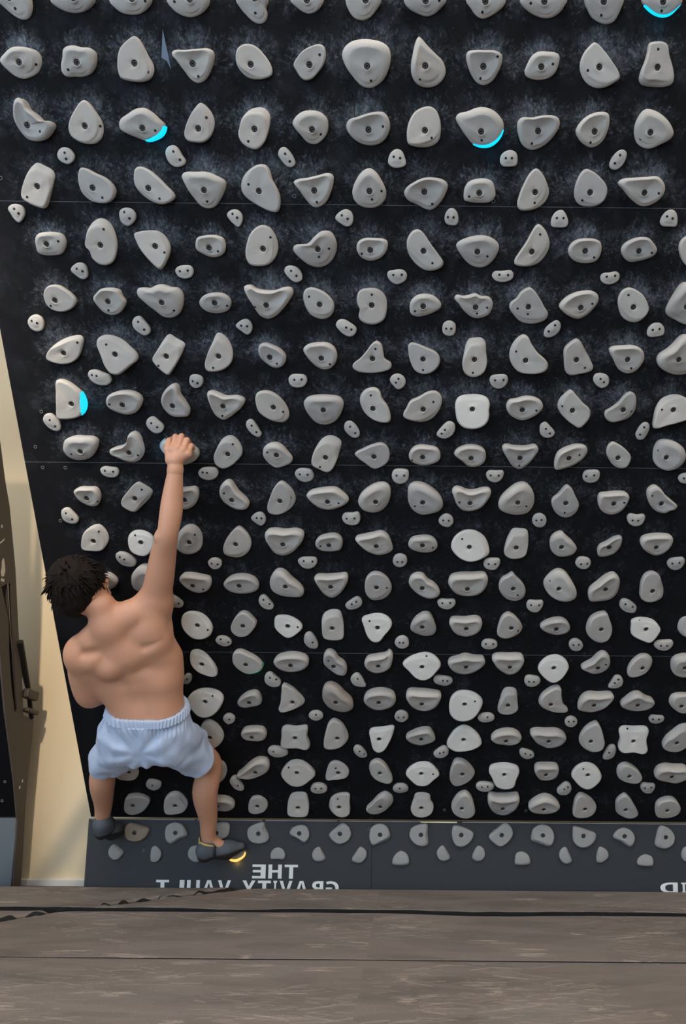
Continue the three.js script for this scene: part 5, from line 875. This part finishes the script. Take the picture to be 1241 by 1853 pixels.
const headBones = [
  lump(onHead(0, 0.015, -0.012), [hr, hu, hf], [0.076, 0.092, 0.096], 0.03), lump(onHead(0, -0.035, 0.035), [hr, hu, hf], [0.060, 0.070, 0.062], 0.04), bone(onHead(-0.03, -0.085, 0.055), onHead(0.03, -0.085, 0.055), 0.022, 0.022, 0.03), bone(onHead(0, -0.098, 0.078), onHead(0, -0.094, 0.07), 0.016, 0.016, 0.02),
  bone(onHead(0, 0.0, 0.094), onHead(0, -0.036, 0.108), 0.010, 0.013, 0.012), bone(onHead(-0.016, -0.038, 0.098), onHead(0.016, -0.038, 0.098), 0.008, 0.008, 0.008), // nose
  bone(onHead(-0.048, 0.022, 0.074), onHead(0.048, 0.022, 0.074), 0.014, 0.014, 0.02), bone(onHead(-0.02, -0.062, 0.090), onHead(0.02, -0.062, 0.090), 0.008, 0.008, 0.008), bone(onHead(-0.018, -0.073, 0.088), onHead(0.018, -0.073, 0.088), 0.008, 0.008, 0.006), // brow, lips
  lump(onHead(-0.032, 0.0, 0.092), [hr, hu, hf], [0.015, 0.010, 0.010], 0.01, -1), lump(onHead(0.032, 0.0, 0.092), [hr, hu, hf], [0.015, 0.010, 0.010], 0.01, -1),
  bone(onHead(0.01, -0.05, -0.01), J.neck, 0.052, 0.050, 0.03),
];
for (const s of [-1, 1]) { // ears: rim, lobe and hollow
  const e = (u, f, o = 0.079) => onHead(s * o, u, f);
  headBones.push(lump(e(-0.008, -0.006, 0.078), [hr.clone().multiplyScalar(1).addScaledVector(hf, -s * 0.5).normalize(), hu, hf.clone().addScaledVector(hr, s * 0.5).normalize()], [0.009, 0.032, 0.019], 0.006),
    bone(e(0.014, -0.002, 0.084), e(0.018, -0.018, 0.09), 0.005, 0.005, 0.006), bone(e(0.018, -0.018, 0.09), e(-0.012, -0.022, 0.089), 0.005, 0.005, 0.006), bone(e(-0.03, -0.004, 0.081), e(-0.036, 0.0, 0.080), 0.007, 0.006, 0.006),
    lump(e(-0.004, -0.008, 0.088), [hr, hu, hf], [0.007, 0.016, 0.009], 0.005, -1));
}
const fingers = (joints, r) => joints.slice(1).map((p, i) => bone(joints[i], p, r - i * 0.0008, r - (i + 1) * 0.0008, i ? 0.004 : 0.010));
const down = V(0, -0.5, -0.86), into = V(0, -0.2, -0.98);
const curl = (m, p, l) => { const d = p.clone().addScaledVector(into, l), t = d.clone().addScaledVector(down, l * 0.75); return [m, p, d, t]; };
const handBones = [
  bone(J.wrR.clone().lerp(J.foR2, 0.25), J.wrR, 0.0305, 0.0292, 0.012), bone(J.wrR, J.palm, 0.0292, 0.027, 0.014), ...['m1', 'm2', 'm3', 'm4'].map((k) => bone(J.palm, J[k], 0.024, 0.0145, 0.012)),
  bone(J.m1, J.m4, 0.0135, 0.012, 0.012), ...fingers(curl(J.m1, J.p1, 0.028), 0.0112), ...fingers(curl(J.m2, J.p2, 0.030), 0.0115), ...fingers(curl(J.m3, J.p3, 0.028), 0.0112), ...fingers(curl(J.m4, J.p4, 0.022), 0.0098),
  ...['m1', 'm2', 'm3', 'm4'].map((k, i) => lump(between(J[k], J['p' + (i + 1)], 0.02).add(V(0, 0, 0.004)), [V(1, 0, 0), V(0, 1, 0), V(0, 0, 1)], [0.011, 0.012, 0.011], 0.006)),
  bone(J.palm, J.th0, 0.02, 0.018, 0.012), bone(J.th0, J.th1, 0.017, 0.0135, 0.012), bone(J.th1, J.th2, 0.0132, 0.0115, 0.006), bone(J.th2, J.th3, 0.0115, 0.0095, 0.004),
];
const leftKnuckles = [0, 1, 2, 3].map((i) => J.hL1.clone().add(V(-0.030 + i * 0.020, 0.042 - Math.abs(i - 1.4) * 0.004, -0.012)));
const leftBones = [bone(J.wrL.clone().lerp(J.foL1, 0.3), J.hL1, 0.032, 0.026, 0.012), ...leftKnuckles.map((k) => bone(J.hL1, k, 0.022, 0.0135, 0.012)),
  ...leftKnuckles.flatMap((k, i) => fingers(curl(k, k.clone().add(V(0, 0.030, -0.016)), [0.024, 0.027, 0.026, 0.022][i]), 0.0105)), bone(J.hL1, J.hL1.clone().add(V(0.040, 0.022, -0.004)), 0.018, 0.013, 0.012), bone(J.hL1.clone().add(V(0.040, 0.022, -0.004)), J.hL1.clone().add(V(0.046, 0.055, -0.022)), 0.0125, 0.010, 0.005)];
const skinField = field(bodyBones), bounds = (points, r) => { const b = new THREE.Box3().setFromPoints(points); return [b.min.addScalar(-r), b.max.addScalar(r)]; };
const climber = thing('person', 'shirtless dark-haired climber in pale blue shorts hanging one-handed from the board', 'person');
const skin = new THREE.MeshPhysicalMaterial({ color: col(202, 149, 120), roughness: 0.52, sheen: 0.15, sheenRoughness: 0.5, sheenColor: col(255, 200, 170), bumpMap: grain, bumpScale: 0.0003 });
{
  const all = surfaceNet(skinField, ...bounds([J.ankL, J.ankR, J.kneeL, J.kneeR, J.palm, J.shL, J.elL, J.wrL, J.latR, J.toeL, J.c7].map((p) => p), 0.13), 0.009);
  const hand = surfaceNet(field(handBones), ...bounds([J.wrR, J.palm, J.th1, J.m4, J.p4, J.p2, J.p1.clone().add(V(0, -0.03, -0.06))], 0.035), 0.0026);
  const left = surfaceNet(field(leftBones), ...bounds([J.wrL, J.hL1, ...leftKnuckles, ...leftKnuckles.map((k) => k.clone().add(V(0, 0.03, -0.07)))], 0.04), 0.004);
  const head = surfaceNet(field(headBones), ...bounds([HEAD, J.c7], 0.15), 0.0035);
  mesh('body', mergeGeometries([all, hand, left, head]), skin, climber);
  for (const s of [-1, 1]) { const e = mesh('eye', new THREE.SphereGeometry(0.0115, 16, 12), mat(col(228, 224, 216), 0.25), climber); e.position.copy(onHead(s * 0.032, 0.001, 0.083)); const p = mesh('iris', new THREE.SphereGeometry(0.006, 12, 8), mat(col(40, 26, 18), 0.2), e); p.position.copy(hf).multiplyScalar(0.0075); }
}
// hair: a full cap with many tapered locks swept by the movement
{
  const cap = field([lump(onHead(0.005, 0.030, -0.022), [hr, hu, hf], [0.098, 0.104, 0.110], 0.03), lump(onHead(0, -0.030, -0.055), [hr, hu, hf], [0.082, 0.078, 0.062], 0.03), lump(onHead(-0.03, 0.045, -0.02), [hr, hu, hf], [0.095, 0.092, 0.095], 0.04), lump(onHead(-0.02, -0.02, -0.01), [hr, hu, hf], [0.078, 0.075, 0.06], 0.03), lump(onHead(-0.035, -0.055, -0.025), [hr, hu, hf], [0.062, 0.062, 0.058], 0.03), lump(onHead(0.02, -0.060, 0.085), [hr, hu, hf], [0.13, 0.10, 0.080], 0.02, -1)]);
  const rough = (x, y, z) => cap(x, y, z) + 0.010 * (noise3(x * 45, y * 45, z * 45) - 0.5);
  const parts = [surfaceNet(rough, ...bounds([onHead(0, 0.02, -0.02)], 0.16), 0.005)];
  const sweep = V(-0.55, 0.35, 0.1), crown = hu.clone().multiplyScalar(0.75).addScaledVector(hf, -0.55).normalize();
  for (let i = 0; i < 1900; i++) { // locks lie along the scalp, away from the crown
    const a = rr(0, Math.PI * 2), u = rr(-0.8, 1), q = Math.sqrt(1 - Math.min(1, u * u)), d = V(0, 0, 0).addScaledVector(hr, Math.cos(a) * q).addScaledVector(hu, u).addScaledVector(hf, Math.sin(a) * q);
    const face = d.dot(hf); if (face > 0.45 && u < 0.35) continue; if (u < -0.5 && face > -0.35) continue; if (d.dot(hr) > 0.72 && u < 0.02) continue;
    const p0 = onHead(-0.004, 0.016, -0.022).addScaledVector(d, 0.090), l = rr(0.035, 0.08) * (u < -0.2 ? 0.6 : 1), t = d.clone().multiplyScalar(d.dot(crown)).sub(crown).normalize();
    const dir = d.clone().multiplyScalar(rr(0.05, 0.42)).addScaledVector(t, 0.8).addScaledVector(sweep, u > 0 ? 0.3 : 0.05).add(V(rr(-0.4, 0.4), rr(-0.4, 0.4), rr(-0.4, 0.4))).normalize(), bend = d.clone().multiplyScalar(-0.5).add(V(rr(-0.4, 0.4), rr(-0.4, 0.4), rr(-0.4, 0.4)));
    const c = new THREE.QuadraticBezierCurve3(p0, p0.clone().addScaledVector(dir, l * 0.6), p0.clone().addScaledVector(dir, l).addScaledVector(bend, l * 0.5)), g = new THREE.TubeGeometry(c, 5, rr(0.0032, 0.0065), 5, false), pos = g.attributes.position;
    for (let k = 0; k < pos.count; k++) { const ring = Math.floor(k / 6), t = ring / 5, s = 1 - 0.93 * t ** 3, o = c.getPointAt(t); pos.setXYZ(k, mix(o.x, pos.getX(k), s), mix(o.y, pos.getY(k), s), mix(o.z, pos.getZ(k), s)); }
    g.computeVertexNormals(); parts.push(g);
  }
  mesh('hair', mergeGeometries(parts.map((g) => { const q = g.index ? g.toNonIndexed() : g; return q; })), new THREE.MeshPhysicalMaterial({ color: col(22, 15, 12), roughness: 0.8, specularIntensity: 0.4 }), climber);
}
// shorts: a thin cloth shell over hips and thighs with folds, open at the waist and the legs
{
  const waistUp = V(0.02, 0.86, 0.50).normalize(), waistAt = V(-0.963, 0.886, 0.700);
  const legs = [[J.pelvisL, J.kneeL, 0.70], [J.pelvisR, J.kneeR, 0.68]];
  const solid = (grow, cut) => {
    const list = [bone(J.pelvisL, J.pelvisR, 0.118 + grow, 0.118 + grow), bone(between(J.pelvisL, J.waistL, 0.62), between(J.pelvisR, J.waistR, 0.62), 0.114 + grow, 0.114 + grow, 0.05), bone(between(J.pelvisL, J.waistL, 0.95), between(J.pelvisR, J.waistR, 0.95), 0.108 + grow, 0.108 + grow, 0.05)];
    for (const [a, b, t] of legs) {
      const axis = b.clone().sub(a), L = axis.length(); axis.normalize(); const c = cone(a, a.clone().addScaledVector(axis, L * 1.1), 0.102 + grow, 0.100 + grow), end = a.clone().addScaledVector(axis, L * t);
      const f = cut ? (x, y, z) => Math.max(c(x, y, z), (x - end.x) * axis.x + (y - end.y) * axis.y + (z - end.z) * axis.z) : c;
      list.push([f, 0.045, ...grown([a, b], 0.2), 1]);
    }
    return field(list);
  };
  const outer = solid(0, true), inner = solid(-0.016, false), waistAbove = (x, y, z) => (x - waistAt.x) * waistUp.x + (y - waistAt.y) * waistUp.y + (z - waistAt.z) * waistUp.z;
  const crotch = between(J.pelvisL, J.pelvisR, 0.5).add(V(0, -0.06, 0.06));
  const folds = (x, y, z) => {
    const dx = x - crotch.x, dy = y - crotch.y, a = Math.atan2(dy, dx), r = Math.hypot(dx, dy), h = waistAbove(x, y, z);
    return 0.0075 * Math.sin(a * 8 + 3 * noise3(x * 9, y * 9, z * 9)) * smooth(0.02, 0.12, r) * smooth(0.02, -0.08, h) + 0.018 * (noise3(x * 15, y * 15, z * 15) - 0.5) + 0.010 * (noise3(x * 34 + 5, y * 20, z * 34) - 0.5) + 0.0030 * Math.sin(Math.atan2(z - waistAt.z + 0.12, x - waistAt.x) * 46) * smooth(-0.10, -0.035, h);
  };
  const shell = (x, y, z) => { const w = folds(x, y, z); return Math.max(outer(x, y, z) + w, -(inner(x, y, z) + w), waistAbove(x, y, z) + 0.03); };
  const cloth = new THREE.MeshPhysicalMaterial({ color: col(184, 200, 226), roughness: 0.75, sheen: 0.3, sheenColor: new THREE.Color(0.7, 0.8, 1), bumpMap: grain, bumpScale: 0.0004 });
  const s = mesh('shorts', surfaceNet(shell, ...bounds([J.pelvisL, J.pelvisR, J.waist, between(J.pelvisL, J.kneeL, 0.8), between(J.pelvisR, J.kneeR, 0.8)], 0.15), 0.005), cloth, climber);
  s.userData.label = 'pale blue loose shorts';
  const band = (x, y, z) => { const h = waistAbove(x, y, z), w = 0.0028 * Math.sin(Math.atan2(z - waistAt.z + 0.12, x - waistAt.x) * 60); return Math.max(outer(x, y, z) + w - 0.002, -(outer(x, y, z) + w + 0.013), h, -h - 0.036); };
  mesh('waistband', surfaceNet(band, ...bounds([J.waistL, J.waistR, waistAt, J.pelvisL, J.pelvisR], 0.14), 0.0045), cloth, s);
}
// climbing shoes
{
  const upper = mat(col(78, 84, 92), 0.7), rubber = mat(col(30, 31, 34), 0.6), trim = mat(col(196, 168, 92), 0.6);
  const shoe = (ank, heel, ball, toe, low, side) => {
    const axis = toe.clone().sub(heel).normalize();
    const body = field([bone(heel, ball, 0.036, 0.042, 0.02), bone(ball, toe, 0.040, 0.022, 0.02), bone(heel, low, 0.034, 0.028, 0.02), bone(between(heel, ball, 0.15).add(V(0, 0.018, 0)), ank.clone().lerp(heel, 0.25), 0.040, 0.039, 0.03)]);
    const s = mesh('shoe', surfaceNet(body, ...bounds([ank, heel, ball, toe, low], 0.07), 0.004), upper, climber);
    s.userData.label = side + ' grey climbing shoe';
    const soleField = (x, y, z) => Math.max(body(x, y, z) - 0.003, (y - mix(low.y, toe.y, clamp(((x - low.x) * axis.x + (z - low.z) * axis.z) / low.distanceTo(toe), 0, 1)) + 0.004));
    mesh('sole', surfaceNet(soleField, ...bounds([ank, heel, ball, toe, low], 0.07), 0.004), rubber, s);
    const ring = (c, n, r, thick) => { const g = new THREE.TorusGeometry(r, thick, 8, 28); g.applyQuaternion(new THREE.Quaternion().setFromUnitVectors(V(0, 0, 1), n)); return g.translate(c.x, c.y, c.z); };
    const leg = V(0, 1, 0).addScaledVector(axis, 0.25).normalize();
    mesh('strap', ring(between(heel, ball, 0.42).add(V(0, 0.006, 0)), axis, 0.043, 0.007), rubber, s); mesh('collar', ring(ank.clone().lerp(heel, 0.32), leg, 0.038, 0.0055), trim, s);
    const tab = new RoundedBoxGeometry(0.018, 0.034, 0.007, 2, 0.003).translate(0, 0.016, 0); tab.applyQuaternion(new THREE.Quaternion().setFromUnitVectors(V(0, 0, 1), axis.clone().negate())); const at = ank.clone().lerp(heel, 0.3).addScaledVector(axis, -0.042); mesh('pull_tab', tab.translate(at.x, at.y, at.z), trim, s);
  };
  shoe(J.ankL, J.heelL, J.ballL, J.toeL, J.heelL2, 'left'); shoe(J.ankR, J.heelR, J.ballR, J.toeR, J.heelR2, 'right');
}
renderer.render(scene, camera);
